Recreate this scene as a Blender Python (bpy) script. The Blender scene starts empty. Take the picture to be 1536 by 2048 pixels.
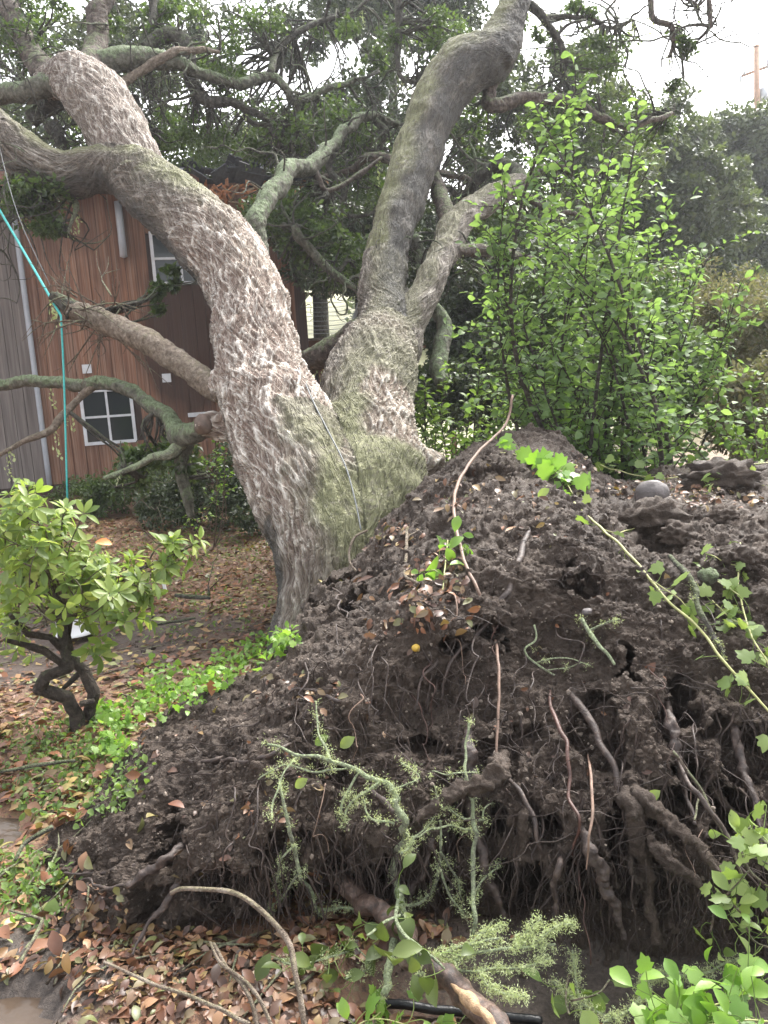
import bpy, math, random
import numpy as np
from mathutils import Vector, Matrix
from mathutils.bvhtree import BVHTree

random.seed(7)
RNG = np.random.default_rng(7)
scene = bpy.context.scene
COL = scene.collection
rad = math.radians

# ------------------------------------------------------------------ camera
F = 1575.0                                  # focal length in photo pixels (1536 x 2048)
PITCH, ROLL, EYE = rad(9.5), rad(3.5), 1.6
_f = np.array([0, math.cos(PITCH), -math.sin(PITCH)])
_r0 = np.array([1.0, 0, 0]); _u0 = np.array([0, math.sin(PITCH), math.cos(PITCH)])
_r = math.cos(ROLL) * _r0 - math.sin(ROLL) * _u0
_u = math.sin(ROLL) * _r0 + math.cos(ROLL) * _u0
CAMP = np.array([0, 0, EYE])
cam_data = bpy.data.cameras.new('camera')
cam = bpy.data.objects.new('camera', cam_data)
COL.objects.link(cam)
cam.matrix_world = Matrix(((_r[0], _u[0], -_f[0], 0), (_r[1], _u[1], -_f[1], 0), (_r[2], _u[2], -_f[2], EYE), (0, 0, 0, 1)))
cam_data.sensor_fit = 'VERTICAL'
cam_data.sensor_height = 24
cam_data.lens = 24 * F / 2048
cam_data.clip_start = 0.05
cam_data.clip_end = 800
scene.camera = cam

# ------------------------------------------------------------------ sky, sun, exposure
SUN_EL, SUN_AZ = rad(50), rad(35)           # azimuth from +Y towards +X : bright sky behind, to the right
world = bpy.data.worlds.new('World')
scene.world = world
world.use_nodes = True
wn = world.node_tree.nodes; wl = world.node_tree.links
wn.clear()
sky = wn.new('ShaderNodeTexSky'); sky.sky_type = 'NISHITA'; sky.sun_disc = False
sky.sun_elevation = SUN_EL; sky.sun_rotation = SUN_AZ
sky.air_density = 1.0; sky.dust_density = 4.0; sky.ozone_density = 1.0
hs = wn.new('ShaderNodeHueSaturation'); hs.inputs['Saturation'].default_value = 0.18   # thin overcast: nearly colourless sky
bg = wn.new('ShaderNodeBackground'); bg.inputs['Strength'].default_value = 0.15
wo = wn.new('ShaderNodeOutputWorld')
wl.new(sky.outputs[0], hs.inputs['Color']); wl.new(hs.outputs[0], bg.inputs['Color']); wl.new(bg.outputs[0], wo.inputs['Surface'])
sd = bpy.data.lights.new('sun', 'SUN'); sd.energy = 1.5; sd.angle = rad(25); sd.color = (1, 0.96, 0.9)
sun = bpy.data.objects.new('sun', sd); COL.objects.link(sun)
sdir = Vector((math.sin(SUN_AZ) * math.cos(SUN_EL), math.cos(SUN_AZ) * math.cos(SUN_EL), math.sin(SUN_EL)))
sun.rotation_euler = sdir.to_track_quat('Z', 'Y').to_euler()
vs = scene.view_settings
vs.view_transform = 'Standard'; vs.look = 'None'; vs.gamma = 1; vs.use_curve_mapping = False
vs.exposure = 2.1
scene.cycles.max_bounces = 6
scene.cycles.transparent_max_bounces = 8
scene.cycles.volume_bounces = 0

# ------------------------------------------------------------------ picture <-> place
def ray(px, py):
    return _f + (px - 768) / F * _r + (1024 - py) / F * _u
def at(px, py, d):
    return CAMP + d * ray(px, py)
def atz(px, py, z):
    q = ray(px, py)
    return CAMP + (z - EYE) / q[2] * q
def proj(P):
    q = np.atleast_2d(P) - CAMP
    d = q @ _f
    dd = np.where(np.abs(d) < 1e-6, 1e-6, d)
    return 768 + F * (q @ _r) / dd, 1024 - F * (q @ _u) / dd, d

# ------------------------------------------------------------------ noise
def _hash(i, j, k, s):
    h = (i.astype(np.uint32) * np.uint32(374761393) + j.astype(np.uint32) * np.uint32(668265263)
         + k.astype(np.uint32) * np.uint32(2147483647) + np.uint32((s * 1274126177) & 0xffffffff))
    h = (h ^ (h >> np.uint32(13))) * np.uint32(1274126177)
    h = (h ^ (h >> np.uint32(16))) * np.uint32(2246822519)
    return h ^ (h >> np.uint32(15))
_G = np.random.default_rng(3).normal(size=(256, 3)); _G /= np.linalg.norm(_G, axis=1)[:, None]
_G32 = _G.astype(np.float32)
def perlin(P, s=0):
    P = np.asarray(P)
    if len(P) > 150000: return np.concatenate([perlin(q, s) for q in np.array_split(P, len(P) // 75000)])
    I = np.floor(P); f = (P - I).astype(np.float32); I = I.astype(np.int64).astype(np.uint32)
    w = f * f * f * (f * (f * 6 - 15) + 10); w1 = 1 - w
    K = (np.uint32(374761393), np.uint32(668265263), np.uint32(2147483647)); S_ = np.uint32((s * 1274126177) & 0xffffffff)
    H = [[(I[:, k] + np.uint32(a)) * K[k] for a in (0, 1)] for k in range(3)]
    out = np.zeros(len(P), np.float32)
    for a in (0, 1):
        fx = f[:, 0] - a; wx_ = w[:, 0] if a else w1[:, 0]
        for b in (0, 1):
            fy = f[:, 1] - b; wy_ = wx_ * (w[:, 1] if b else w1[:, 1]); hab = H[0][a] + H[1][b] + S_
            for c in (0, 1):
                h = hab + H[2][c]; h = (h ^ (h >> np.uint32(13))) * np.uint32(1274126177); h = h ^ (h >> np.uint32(16))
                g = _G32[h & np.uint32(255)]
                out += (g[:, 0] * fx + g[:, 1] * fy + g[:, 2] * (f[:, 2] - c)) * (wy_ * (w[:, 2] if c else w1[:, 2]))
    return out.astype(float) * 1.5
def fbm(P, f=1.0, o=4, s=0, g=0.5):
    r = np.zeros(len(P)); a = 1.0
    for k in range(o):
        r += a * perlin(P * f, s + k); f *= 2.03; a *= g
    return r
def worley(P, s=0):
    if len(P) > 60000:
        r = [worley(q, s) for q in np.array_split(P, len(P) // 30000)]; return tuple(np.concatenate([x[k] for x in r]) for k in range(3))
    I = np.floor(P).astype(np.int64); f = P - I
    d1 = np.full(len(P), 9.0); d2 = np.full(len(P), 9.0); idc = np.zeros(len(P))
    for a in (-1, 0, 1):
        for b in (-1, 0, 1):
            for c in (-1, 0, 1):
                h = _hash(I[:, 0] + a, I[:, 1] + b, I[:, 2] + c, s)
                q = np.stack([(h & np.uint32(1023)) / 1023., ((h >> np.uint32(10)) & np.uint32(1023)) / 1023., ((h >> np.uint32(20)) & np.uint32(1023)) / 1023.], 1)
                d = np.linalg.norm(q + np.array([a, b, c]) - f, axis=1)
                n = d < d1
                d2 = np.where(n, d1, np.minimum(d2, d)); idc = np.where(n, (h & np.uint32(4095)) / 4095., idc); d1 = np.where(n, d, d1)
    return d1, d2, idc
def sstep(a, b, x):
    t = np.clip((x - a) / (b - a), 0, 1); return t * t * (3 - 2 * t)
def unit(v):
    v = np.asarray(v, float); return v / np.maximum(np.linalg.norm(v, axis=-1, keepdims=True), 1e-9)

# ------------------------------------------------------------------ mesh helpers
def mk(name, V, Fs, mat, parent=None, smooth=True, attrs=None, kind=None):
    V = np.asarray(V, np.float32)
    if not isinstance(Fs, list): Fs = [Fs]
    Fs = [np.asarray(f, np.int32) for f in Fs if len(f)]
    me = bpy.data.meshes.new(name)
    me.vertices.add(len(V)); me.vertices.foreach_set('co', V.ravel())
    nl = sum(f.size for f in Fs); npoly = sum(len(f) for f in Fs)
    me.loops.add(nl); me.polygons.add(npoly)
    me.loops.foreach_set('vertex_index', np.concatenate([f.ravel() for f in Fs]))
    tot = np.concatenate([np.full(len(f), f.shape[1], np.int32) for f in Fs])
    st = np.concatenate([[0], np.cumsum(tot)[:-1]]).astype(np.int32)
    me.polygons.foreach_set('loop_start', st)
    me.polygons.foreach_set('use_smooth', np.full(npoly, smooth, bool))
    me.update(calc_edges=True)
    for k, a in (attrs or {}).items():
        at_ = me.attributes.new(k, 'FLOAT', 'POINT'); at_.data.foreach_set('value', np.asarray(a, np.float32))
    me.materials.append(mat)
    return link(name, me, parent, kind)
def link(name, me, parent=None, kind=None, M=None):
    o = bpy.data.objects.new(name, me); COL.objects.link(o)
    if parent is not None:
        o.parent = parent
        if parent.type == 'EMPTY': o.matrix_parent_inverse = Matrix.Translation(-Vector(parent.location))
    if M is not None: o.matrix_basis = M
    if kind: o['kind'] = kind
    return o
def thing(name, label, cat, loc, group=None):
    o = bpy.data.objects.new(name, None); COL.objects.link(o)
    o.location = Vector([float(c) for c in loc]); o.empty_display_size = 0.1
    return tag(o, label, cat, group)
def tag(o, label=None, cat=None, group=None, kind=None):
    if label: o['label'] = label
    if cat: o['category'] = cat
    if group: o['group'] = group
    if kind: o['kind'] = kind
    return o
class MB:
    def __init__(s): s.V = []; s.Q = []; s.T = []; s.n = 0
    def add(s, V, *Fs):
        for f in Fs:
            f = np.asarray(f)
            if len(f): (s.Q if f.shape[1] == 4 else s.T).append(f + s.n)
        s.V.append(np.asarray(V, float)); s.n += len(V); return s
    def arr(s):
        return np.concatenate(s.V), [np.concatenate(x) for x in (s.Q, s.T) if x]
    def build(s, name, mat, parent=None, smooth=True, kind=None):
        V, Fs = s.arr(); return mk(name, V, Fs, mat, parent, smooth, None, kind)
def cr(pts, n):
    """Catmull-Rom through pts (k, dims) sampled at n points."""
    p = np.asarray(pts, float); k = len(p)
    p = np.vstack([2 * p[0] - p[1], p, 2 * p[-1] - p[-2]])
    t = np.linspace(0, k - 1, n); i = np.minimum(t.astype(int), k - 2); f = (t - i)[:, None]
    a, b, c, d = p[i], p[i + 1], p[i + 2], p[i + 3]
    return 0.5 * (2 * b + (c - a) * f + (2 * a - 5 * b + 4 * c - d) * f ** 2 + (3 * b - a - 3 * c + d) * f ** 3)
def frames(C):
    T = unit(np.gradient(C, axis=0))
    n = np.cross(T[0], [0.31, 0.2, 0.93]); n = n / np.linalg.norm(n)
    N = np.zeros_like(C)
    for i in range(len(C)):
        n = n - T[i] * (n @ T[i]); n = n / max(np.linalg.norm(n), 1e-9); N[i] = n
    return T, N, np.cross(T, N)
def tube(pts, radii, n=8, k=None, rough=0.0, freq=3.0, seed=0, close=True):
    """pts (m,3), radii (m) -> verts, quads"""
    A = np.hstack([np.asarray(pts, float), np.asarray(radii, float).reshape(-1, 1)])
    m = k or max(2, len(A))
    A = cr(A, m) if len(A) > 2 or m > 2 else A
    C, R = A[:, :3], np.maximum(A[:, 3], 1e-4)
    T, N, B = frames(C)
    if close:
        C = np.vstack([C[:1] - T[:1] * R[0] * .25, C, C[-1:] + T[-1:] * R[-1] * .35]); N = np.vstack([N[:1], N, N[-1:]]); B = np.vstack([B[:1], B, B[-1:]])
        R = np.concatenate([[R[0] * .05], R, [R[-1] * .05]])
    m = len(C)
    th = np.arange(n) / n * 2 * math.pi
    D = np.cos(th)[None, :, None] * N[:, None] + np.sin(th)[None, :, None] * B[:, None]
    V = (C[:, None] + D * R[:, None, None])
    if rough:
        Vf = V.reshape(-1, 3); dn = rough * fbm(Vf, freq, 3, seed)
        V = V + D * (R[:, None] * dn.reshape(m, n))[:, :, None]
    i = np.arange(m - 1)[:, None] * n; j = np.arange(n)[None]; j2 = (j + 1) % n
    Q = np.stack([i + j, i + j2, i + n + j2, i + n + j], -1).reshape(-1, 4)
    return V.reshape(-1, 3), Q
def pxpath(L):
    """[(px,py,depth,rpx)] -> points, radii in metres"""
    P = np.array([at(a[0], a[1], a[2]) for a in L]); R = np.array([a[3] / F * a[2] for a in L])
    return P, R
def box(c, s, ax=None):
    c = np.asarray(c, float); s = np.asarray(s, float) / 2
    ax = np.eye(3) if ax is None else np.asarray(ax, float)
    V = np.array([c + x * s[0] * ax[0] + y * s[1] * ax[1] + z * s[2] * ax[2] for z in (-1, 1) for y in (-1, 1) for x in (-1, 1)])
    return V, np.array([[0, 2, 3, 1], [4, 5, 7, 6], [0, 1, 5, 4], [2, 6, 7, 3], [0, 4, 6, 2], [1, 3, 7, 5]])
def bar(a, b, w, h, up=(0, 0, 1)):
    a = np.asarray(a, float); b = np.asarray(b, float); x = b - a; L = np.linalg.norm(x); x = x / L
    y = unit(np.cross(up, x)); z = np.cross(x, y)
    return box((a + b) / 2, (L, w, h), (x, y, z))
_t = (1 + 5 ** .5) / 2
ICO_V = unit(np.array([(-1, _t, 0), (1, _t, 0), (-1, -_t, 0), (1, -_t, 0), (0, -1, _t), (0, 1, _t), (0, -1, -_t), (0, 1, -_t), (_t, 0, -1), (_t, 0, 1), (-_t, 0, -1), (-_t, 0, 1)], float))
ICO_F = np.array([(0, 11, 5), (0, 5, 1), (0, 1, 7), (0, 7, 10), (0, 10, 11), (1, 5, 9), (5, 11, 4), (11, 10, 2), (10, 7, 6), (7, 1, 8), (3, 9, 4), (3, 4, 2), (3, 2, 6), (3, 6, 8), (3, 8, 9), (4, 9, 5), (2, 4, 11), (6, 2, 10), (8, 6, 7), (9, 8, 1)])
def icosub(V, Fc):
    V = list(map(tuple, V)); c = {}; out = []
    def mid(a, b):
        k = (min(a, b), max(a, b))
        if k not in c:
            m = np.array(V[a]) + np.array(V[b]); V.append(tuple(m / np.linalg.norm(m))); c[k] = len(V) - 1
        return c[k]
    for a, b, d in Fc:
        x, y, z = mid(a, b), mid(b, d), mid(d, a); out += [(a, x, z), (b, y, x), (d, z, y), (x, y, z)]
    return np.array(V), np.array(out)
ICO2 = icosub(ICO_V, ICO_F); ICO3 = icosub(*ICO2)
def rock(c, s, seed, amp=.25, lod=ICO3, ax=None, freq=1.3):
    V, Fc = lod
    D = V * (1 + amp * fbm(V + seed * 7.3, freq, 3, seed)[:, None])
    D = D * np.asarray(s, float)
    if ax is not None: D = D @ np.asarray(ax)
    return D + np.asarray(c), Fc

# ------------------------------------------------------------------ leaf shapes (axis +Y, normal +Z, length 1)
def leaf_shape(ws, curl=.12, fold=.12, tip=.0):
    ys = np.linspace(0, 1, len(ws)); V = []; z0 = lambda y: curl * (y - y * y) * 4 * .5 - tip * y * y
    for y in ys: V.append((0, y, z0(y)))
    m = len(ws); Q = []; T = []
    for sgn in (1, -1):
        b = len(V)
        for k in range(1, m - 1): V.append((sgn * ws[k], ys[k], z0(ys[k]) + fold * ws[k]))
        for k in range(m - 1):
            l0 = b + k - 1; l1 = b + k
            if k == 0: f = (0, l1, 1)
            elif k == m - 2: f = (k, l0, k + 1)
            else: f = (k, l0, l1, k + 1)
            f = f if sgn > 0 else f[::-1]
            (T if len(f) == 3 else Q).append(f)
    return np.array(V, float), np.array(Q).reshape(-1, 4), np.array(T).reshape(-1, 3)
L_FAR = (np.array([(0, 0, 0), (.3, .45, .06), (0, 1, -.05), (-.3, .45, .06)], float), np.array([[0, 1, 2, 3]]), np.zeros((0, 3), int))
L_OVAL = leaf_shape([0, .17, .26, .29, .21, 0], .12, .35, .15)
L_LANCE = leaf_shape([0, .1, .17, .19, .13, 0], .05, .35, .18)
L_DEAD = leaf_shape([0, .17, .25, .27, .17, 0], .22, .3, -.06)
L_DEAD2 = leaf_shape([0, .13, .20, .24, .19, 0], -.2, .6, .2)
def lobed(n, dip, sy=1.0):
    V = [(0, .35, .05)]; 
    for k in range(2 * n):
        a = -math.pi / 2 + (k + .0) * math.pi / n; r = .55 if k % 2 == 0 else dip
        if k == 0: r = .12
        V.append((r * math.cos(a), .45 + r * math.sin(a) * sy, -.06 * (k % 2 == 0)))
    return np.array(V), np.zeros((0, 4), int), np.array([(0, 1 + k, 1 + (k + 1) % (2 * n)) for k in range(2 * n)])
def ivy_shape():
    h = [(.10, -.04), (.30, -.07), (.40, .08), (.58, .26), (.36, .37), (.40, .52), (.34, .70), (.18, .70), (.08, .88)]
    out = [(0, .04)] + h + [(0, 1.0)] + [(-x, y) for x, y in h[::-1]]
    V = [(0, .36, .03)] + [(x, y, .10 * abs(x) - .16 * (x * x + (y - .36) ** 2)) for x, y in out]; n = len(out)
    return np.array(V), np.zeros((0, 4), int), np.array([(0, 1 + k, 1 + (k + 1) % n) for k in range(n)])
L_IVY = ivy_shape()
def leaf_axes(D, N):
    D = unit(D); X = unit(np.cross(D, N)); return X, D, np.cross(X, D)
def leaf_batch(tpl, P, D, N, S):
    V0, Q0, T0 = tpl; X, Y, Z = leaf_axes(D, N); S = np.asarray(S).reshape(-1, 1, 1)
    W = P[:, None] + S * (V0[None, :, :1] * X[:, None] + V0[None, :, 1:2] * Y[:, None] + V0[None, :, 2:] * Z[:, None])
    off = (np.arange(len(P)) * len(V0))[:, None, None]
    Fs = [(f[None] + off).reshape(-1, f.shape[1]) for f in (Q0, T0) if len(f)]
    return W.reshape(-1, 3), Fs
def leaf_objs(parent, name, tpls, mat, P, D, N, S, limit=300, rest='foliage', only=None):
    """the leaves that show largest become objects, the rest is one mesh"""
    P = np.asarray(P); D = np.asarray(D); N = np.asarray(N); S = np.asarray(S)
    px, py, d = proj(P)
    sc = S / np.maximum(d, .3)
    sc = np.where((px < -30) | (px > 1566) | (py < -30) | (py > 2078) | (d < .3), 0, sc)
    if only is not None: sc = sc * only
    if limit: sc = sc / np.maximum(d, .3) ** 2
    order = np.argsort(-sc); pick = [i for i in order[:limit] if sc[i] > 0]
    restm = np.ones(len(P), bool); restm[pick] = False
    mes = []
    for q, tpl in enumerate(tpls):
        me = bpy.data.meshes.new(name); V0, Q0, T0 = tpl
        me.from_pydata(V0.tolist(), [], Q0.tolist() + T0.tolist()); me.materials.append(mat)
        me.polygons.foreach_set('use_smooth', np.ones(len(me.polygons), bool)); mes.append(me)
    X, Y, Z = leaf_axes(D, N)
    for i in pick:
        M = Matrix(((X[i, 0] * S[i], Y[i, 0] * S[i], Z[i, 0] * S[i], P[i, 0]), (X[i, 1] * S[i], Y[i, 1] * S[i], Z[i, 1] * S[i], P[i, 1]), (X[i, 2] * S[i], Y[i, 2] * S[i], Z[i, 2] * S[i], P[i, 2]), (0, 0, 0, 1)))
        link(name, mes[i % len(mes)], parent, None, M)
    idx = np.nonzero(restm)[0]
    if len(idx):
        m = MB()
        for q, tpl in enumerate(tpls):
            ii = idx[idx % len(tpls) == q]
            if len(ii):
                V, Fs = leaf_batch(tpl, P[ii], D[ii], N[ii], S[ii]); m.add(V, *Fs)
        return m.build(rest, mat, parent, True, 'stuff')

# ------------------------------------------------------------------ materials
class NT:
    def __init__(s, name, disp=False):
        s.m = bpy.data.materials.new(name); s.m.use_nodes = True; s.t = s.m.node_tree; s.n = s.t.nodes; s.n.clear()
        s.out = s.n.new('ShaderNodeOutputMaterial')
    def node(s, ty, props=None, **ins):
        x = s.n.new(ty)
        for k, v in (props or {}).items(): setattr(x, k, v)
        for k, v in ins.items(): s.set(x, k, v)
        return x
    def set(s, x, k, v):
        key = int(k[1:]) if k[0] == '_' and k[1:].isdigit() else k.replace('_', ' ')
        i = x.inputs[key]
        if isinstance(v, bpy.types.Node): s.t.links.new(v.outputs[0], i)
        elif isinstance(v, bpy.types.NodeSocket): s.t.links.new(v, i)
        else: i.default_value = v
    def coord(s, which='Object'):
        return s.node('ShaderNodeTexCoord').outputs[which]
    def pos(s): return s.node('ShaderNodeNewGeometry').outputs['Position']
    def noise(s, vec, scale, detail=4, rough=.55, dist=0):
        return s.node('ShaderNodeTexNoise', None, Vector=vec, Scale=scale, Detail=detail, Roughness=rough, Distortion=dist).outputs[0]
    def ramp(s, fac, stops, interp='LINEAR'):
        r = s.node('ShaderNodeValToRGB', None, Fac=fac); e = r.color_ramp; e.interpolation = interp
        while len(e.elements) < len(stops): e.elements.new(.5)
        for el, (p, c) in zip(e.elements, stops):
            el.position = p; el.color = (*c, 1) if len(c) == 3 else c
        return r.outputs[0]
    def val(s, fac, a, b, lo=0., hi=1.):
        return s.node('ShaderNodeMapRange', None, Value=fac, From_Min=a, From_Max=b, To_Min=lo, To_Max=hi).outputs[0]
    def mix(s, fac, a, b, mode='MIX'):
        x = s.node('ShaderNodeMix', {'data_type': 'RGBA', 'blend_type': mode})
        s.set(x, '_0', fac)
        for i, v in ((6, a), (7, b)):
            if isinstance(v, tuple): x.inputs[i].default_value = (*v, 1)
            else: s.t.links.new(v, x.inputs[i])
        return x.outputs[2]
    def math(s, op, a, b=0.):
        x = s.node('ShaderNodeMath', {'operation': op}); s.set(x, '_0', a); s.set(x, '_1', b); return x.outputs[0]
    def attr(s, name): return s.node('ShaderNodeAttribute', {'attribute_name': name}).outputs['Fac']
    def bump(s, h, strength, dist, nrm=None):
        b = s.node('ShaderNodeBump', None, Height=h, Strength=strength, Distance=dist)
        if nrm is not None: s.set(b, 'Normal', nrm)
        return b.outputs[0]
    def scale(s, vec, v):
        return s.node('ShaderNodeMapping', None, Vector=vec, Scale=v).outputs[0]
    def rnd(s):
        g = s.node('ShaderNodeNewGeometry').outputs['Random Per Island']; o = s.node('ShaderNodeObjectInfo').outputs['Random']
        return s.math('FRACT', s.math('ADD', g, o))
    def pbr(s, color, rough=.6, bump=None, spec=.5, **kw):
        p = s.node('ShaderNodeBsdfPrincipled')
        if isinstance(color, tuple): p.inputs['Base Color'].default_value = (*color, 1)
        else: s.set(p, 'Base_Color', color)
        s.set(p, 'Roughness', rough); p.inputs['Specular IOR Level'].default_value = spec
        if bump is not None: s.set(p, 'Normal', bump)
        for k, v in kw.items(): s.set(p, k, v)
        s.t.links.new(p.outputs[0], s.out.inputs['Surface']); s.p = p
        return s
def simple(name, color, rough=.6, var=.25, nscale=8, spec=.5, bumpd=.003, **kw):
    t = NT(name); n = t.noise(t.coord(), nscale, 5)
    c2 = tuple(c * (1 - var) for c in color); c1 = tuple(min(1, c * (1 + var)) for c in color)
    b = t.bump(t.noise(t.coord(), nscale * 6, 4), .6, bumpd)
    t.pbr(t.ramp(n, [(.3, c2), (.7, c1)]), rough, b, spec, **kw)
    return t.m
def leafmat(name, cols, trans=.3, rough=.42, spec=.5, tint=1.5):
    t = NT(name); r = t.rnd()
    c = t.ramp(r, [(i / max(1, len(cols) - 1), k) for i, k in enumerate(cols)])
    c = t.mix(t.noise(t.coord(), 40, 2), c, t.mix(.3, c, (.02, .02, .005)))
    t.pbr(c, rough, None, spec)
    tr = t.node('ShaderNodeBsdfTranslucent', None, Color=t.mix(1., c, (tint * 1.1, tint * 1.15, tint * .6), 'MULTIPLY'))
    ms = t.node('ShaderNodeMixShader', None, Fac=trans, _1=t.p, _2=tr)
    t.t.links.new(ms.outputs[0], t.out.inputs['Surface'])
    return t.m
M = {}
STAIN = tuple(float(c) for c in at(378, 690, 13.2) + np.array([.25, .25, .25]))    # rain-soaked patch of the wall under the smashed roof
def build_materials():
    # wet, crumbly dark soil
    t = NT('soil'); p = t.pos()
    n1 = t.noise(p, 3, 5); n2 = t.noise(p, 22, 6, .65); n3 = t.noise(p, 110, 5, .75)
    c = t.ramp(n1, [(.3, (.038, .027, .021)), (.5, (.072, .053, .041)), (.72, (.115, .087, .068))])
    c = t.mix(t.val(n2, .35, .7, 0, .65), c, t.ramp(n3, [(.35, (.026, .019, .015)), (.7, (.16, .122, .097))]))
    h = t.math('ADD', n2, t.math('MULTIPLY', n3, .6))
    t.pbr(c, t.val(n2, .3, .75, .5, .9), t.bump(h, 1.0, .02), .28); M['soil'] = t.m
    t = NT('root_bark'); p = t.pos(); n = t.noise(p, 40, 5, .65)
    t.pbr(t.ramp(n, [(.3, (.020, .014, .013)), (.55, (.055, .038, .031)), (.78, (.125, .088, .068))]), .6, t.bump(n, .8, .008)); M['root'] = t.m
    M['red_root'] = simple('red_root', (.075, .036, .027), .5, .4, 30)
    M['pale_root'] = simple('pale_root', (.20, .13, .095), .6, .35, 30)
    # ground under the litter
    t = NT('ground'); p = t.pos()
    n1 = t.noise(p, .9, 5); n2 = t.noise(p, 11, 6, .65); n3 = t.noise(p, 60, 5, .75)
    mud = t.ramp(n2, [(.3, (.055, .045, .038)), (.6, (.10, .083, .069)), (.8, (.14, .118, .10))])
    lit = t.ramp(n3, [(.34, (.05, .032, .022)), (.45, (.15, .08, .048)), (.54, (.23, .115, .065)), (.60, (.11, .12, .05)), (.68, (.29, .17, .095))])
    c = t.mix(t.val(n1, .26, .42), mud, lit)
    c = t.mix(t.attr('mud'), c, t.ramp(n3, [(.35, (.03, .022, .018)), (.7, (.10, .078, .064))]))
    far = t.node('ShaderNodeSeparateXYZ', None, Vector=p)
    g = t.ramp(n2, [(.3, (.20, .20, .09)), (.7, (.33, .32, .15))])
    c = t.mix(t.val(far.outputs[1], 12, 20), c, g)
    t.pbr(c, t.val(n2, .3, .7, .35, .8), t.bump(t.math('ADD', n2, n3), .8, .012)); M['ground'] = t.m
    # bark of the big fallen trunk; attributes: ridge, moss, pale, wet (darker tone)
    t = NT('trunk_bark'); p = t.pos(); n = t.noise(p, 30, 6, .65)
    def vat(nm): return t.node('ShaderNodeAttribute', {'attribute_name': nm}).outputs['Vector']
    def fis(co, f, a, w):
        q = t.noise(t.scale(co, (f, f, f * a)), 1., 2., .5); return t.val(t.math('ABSOLUTE', t.math('SUBTRACT', q, .5)), 0., w, 1., 0.)
    net = t.math('MAXIMUM', fis(vat('bark_a'), 18, .10, .06), t.math('MAXIMUM', fis(vat('bark_b'), 19, .10, .06), t.math('MULTIPLY', fis(vat('bark_b'), 40, .25, .07), .55)))
    ridge = t.math('ADD', t.math('MULTIPLY', t.attr('ridge'), .55), t.math('MULTIPLY', net, .5)); n2 = t.noise(p, 5, 4); n3 = t.noise(p, 120, 3, .7)
    grey = t.ramp(t.math('ADD', t.math('MULTIPLY', ridge, .65), t.math('MULTIPLY', n, .45)), [(.2, (.058, .046, .038)), (.5, (.165, .138, .115)), (.85, (.36, .325, .285))])
    pale = t.ramp(t.math('ADD', t.math('MULTIPLY', ridge, .8), t.math('MULTIPLY', n, .35)), [(.14, (.085, .054, .042)), (.32, (.20, .138, .110)), (.56, (.37, .305, .262)), (.86, (.74, .68, .62))])
    c = t.mix(t.attr('pale'), grey, pale)
    moss = t.ramp(t.math('ADD', t.math('MULTIPLY', n, .7), t.math('MULTIPLY', ridge, .3)), [(.2, (.065, .065, .035)), (.42, (.155, .155, .080)), (.75, (.29, .29, .165))])
    mm = t.math('MULTIPLY', t.attr('moss'), t.val(t.math('ADD', n, t.math('MULTIPLY', n2, .6)), .40, .78))
    c = t.mix(mm, c, moss)
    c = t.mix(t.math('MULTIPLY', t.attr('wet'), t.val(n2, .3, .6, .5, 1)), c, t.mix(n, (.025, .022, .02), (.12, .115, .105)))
    t.pbr(c, t.val(n, .3, .7, .6, .9), t.bump(t.math('ADD', t.math('ADD', t.math('MULTIPLY', n, .6), t.math('MULTIPLY', n3, .3)), t.math('MULTIPLY', net, 1.0)), .9, .016), .35); M['trunk'] = t.m
    def bark(name, dark, mid, light, mosscol, mossamt, sc=18):
        t = NT(name); p = t.pos(); n = t.noise(p, sc, 6, .65); n2 = t.noise(p, 3.5, 4); v = t.noise(t.scale(p, (1, 1, .4)), sc * 2.6, 4, .7)
        c = t.ramp(n, [(.3, dark), (.52, mid), (.75, light)])
        up = t.node('ShaderNodeSeparateXYZ', None, Vector=t.node('ShaderNodeNewGeometry').outputs['Normal']).outputs[2]
        n4 = t.noise(p, sc * .55, 6, .75)
        m = t.math('ADD', t.math('MULTIPLY', up, .16), t.math('ADD', t.math('MULTIPLY', n4, .75), t.math('MULTIPLY', n2, .3)))
        c = t.mix(t.math('MULTIPLY', t.val(m, .66 - mossamt * .28, .74 - mossamt * .22), min(1, .45 + mossamt)), c, t.ramp(v, [(.3, tuple(x * .4 for x in mosscol)), (.5, mosscol), (.72, tuple(min(1, x * 1.5 + .06) for x in mosscol))]))
        t.pbr(c, .8, t.bump(t.math('ADD', t.math('ADD', n, v), n4), 1.0, .03), .3); M[name] = t.m
    bark('limb_bark', (.045, .035, .03), (.12, .095, .08), (.26, .215, .185), (.17, .21, .10), .25)
    bark('mossy_bark', (.05, .048, .036), (.14, .135, .105), (.28, .275, .225), (.17, .215, .115), .5)
    bark('dark_bark', (.03, .027, .023), (.085, .078, .066), (.19, .175, .15), (.09, .11, .05), .35)
    bark('pale_bark', (.10, .075, .055), (.25, .20, .155), (.46, .40, .33), (.22, .2, .11), .12, 26)
    bark('shrub_bark', (.03, .024, .02), (.075, .06, .05), (.15, .125, .105), (.09, .10, .05), .15, 30)
    bark('twig_bark', (.07, .05, .04), (.17, .13, .10), (.33, .27, .215), (.3, .33, .19), .3, 40)
    bark('lichen_bark', (.10, .10, .07), (.30, .31, .23), (.52, .54, .42), (.40, .47, .28), .6, 60)
    M['lichen'] = leafmat('lichen', [(.42, .50, .27), (.60, .66, .42), (.50, .56, .31)], .35, .8, .2, 1.1)
    M['oak_leaf'] = leafmat('oak_leaf', [(.026, .04, .018), (.05, .073, .03), (.075, .105, .042), (.04, .06, .026)], .22, .4)
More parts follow.
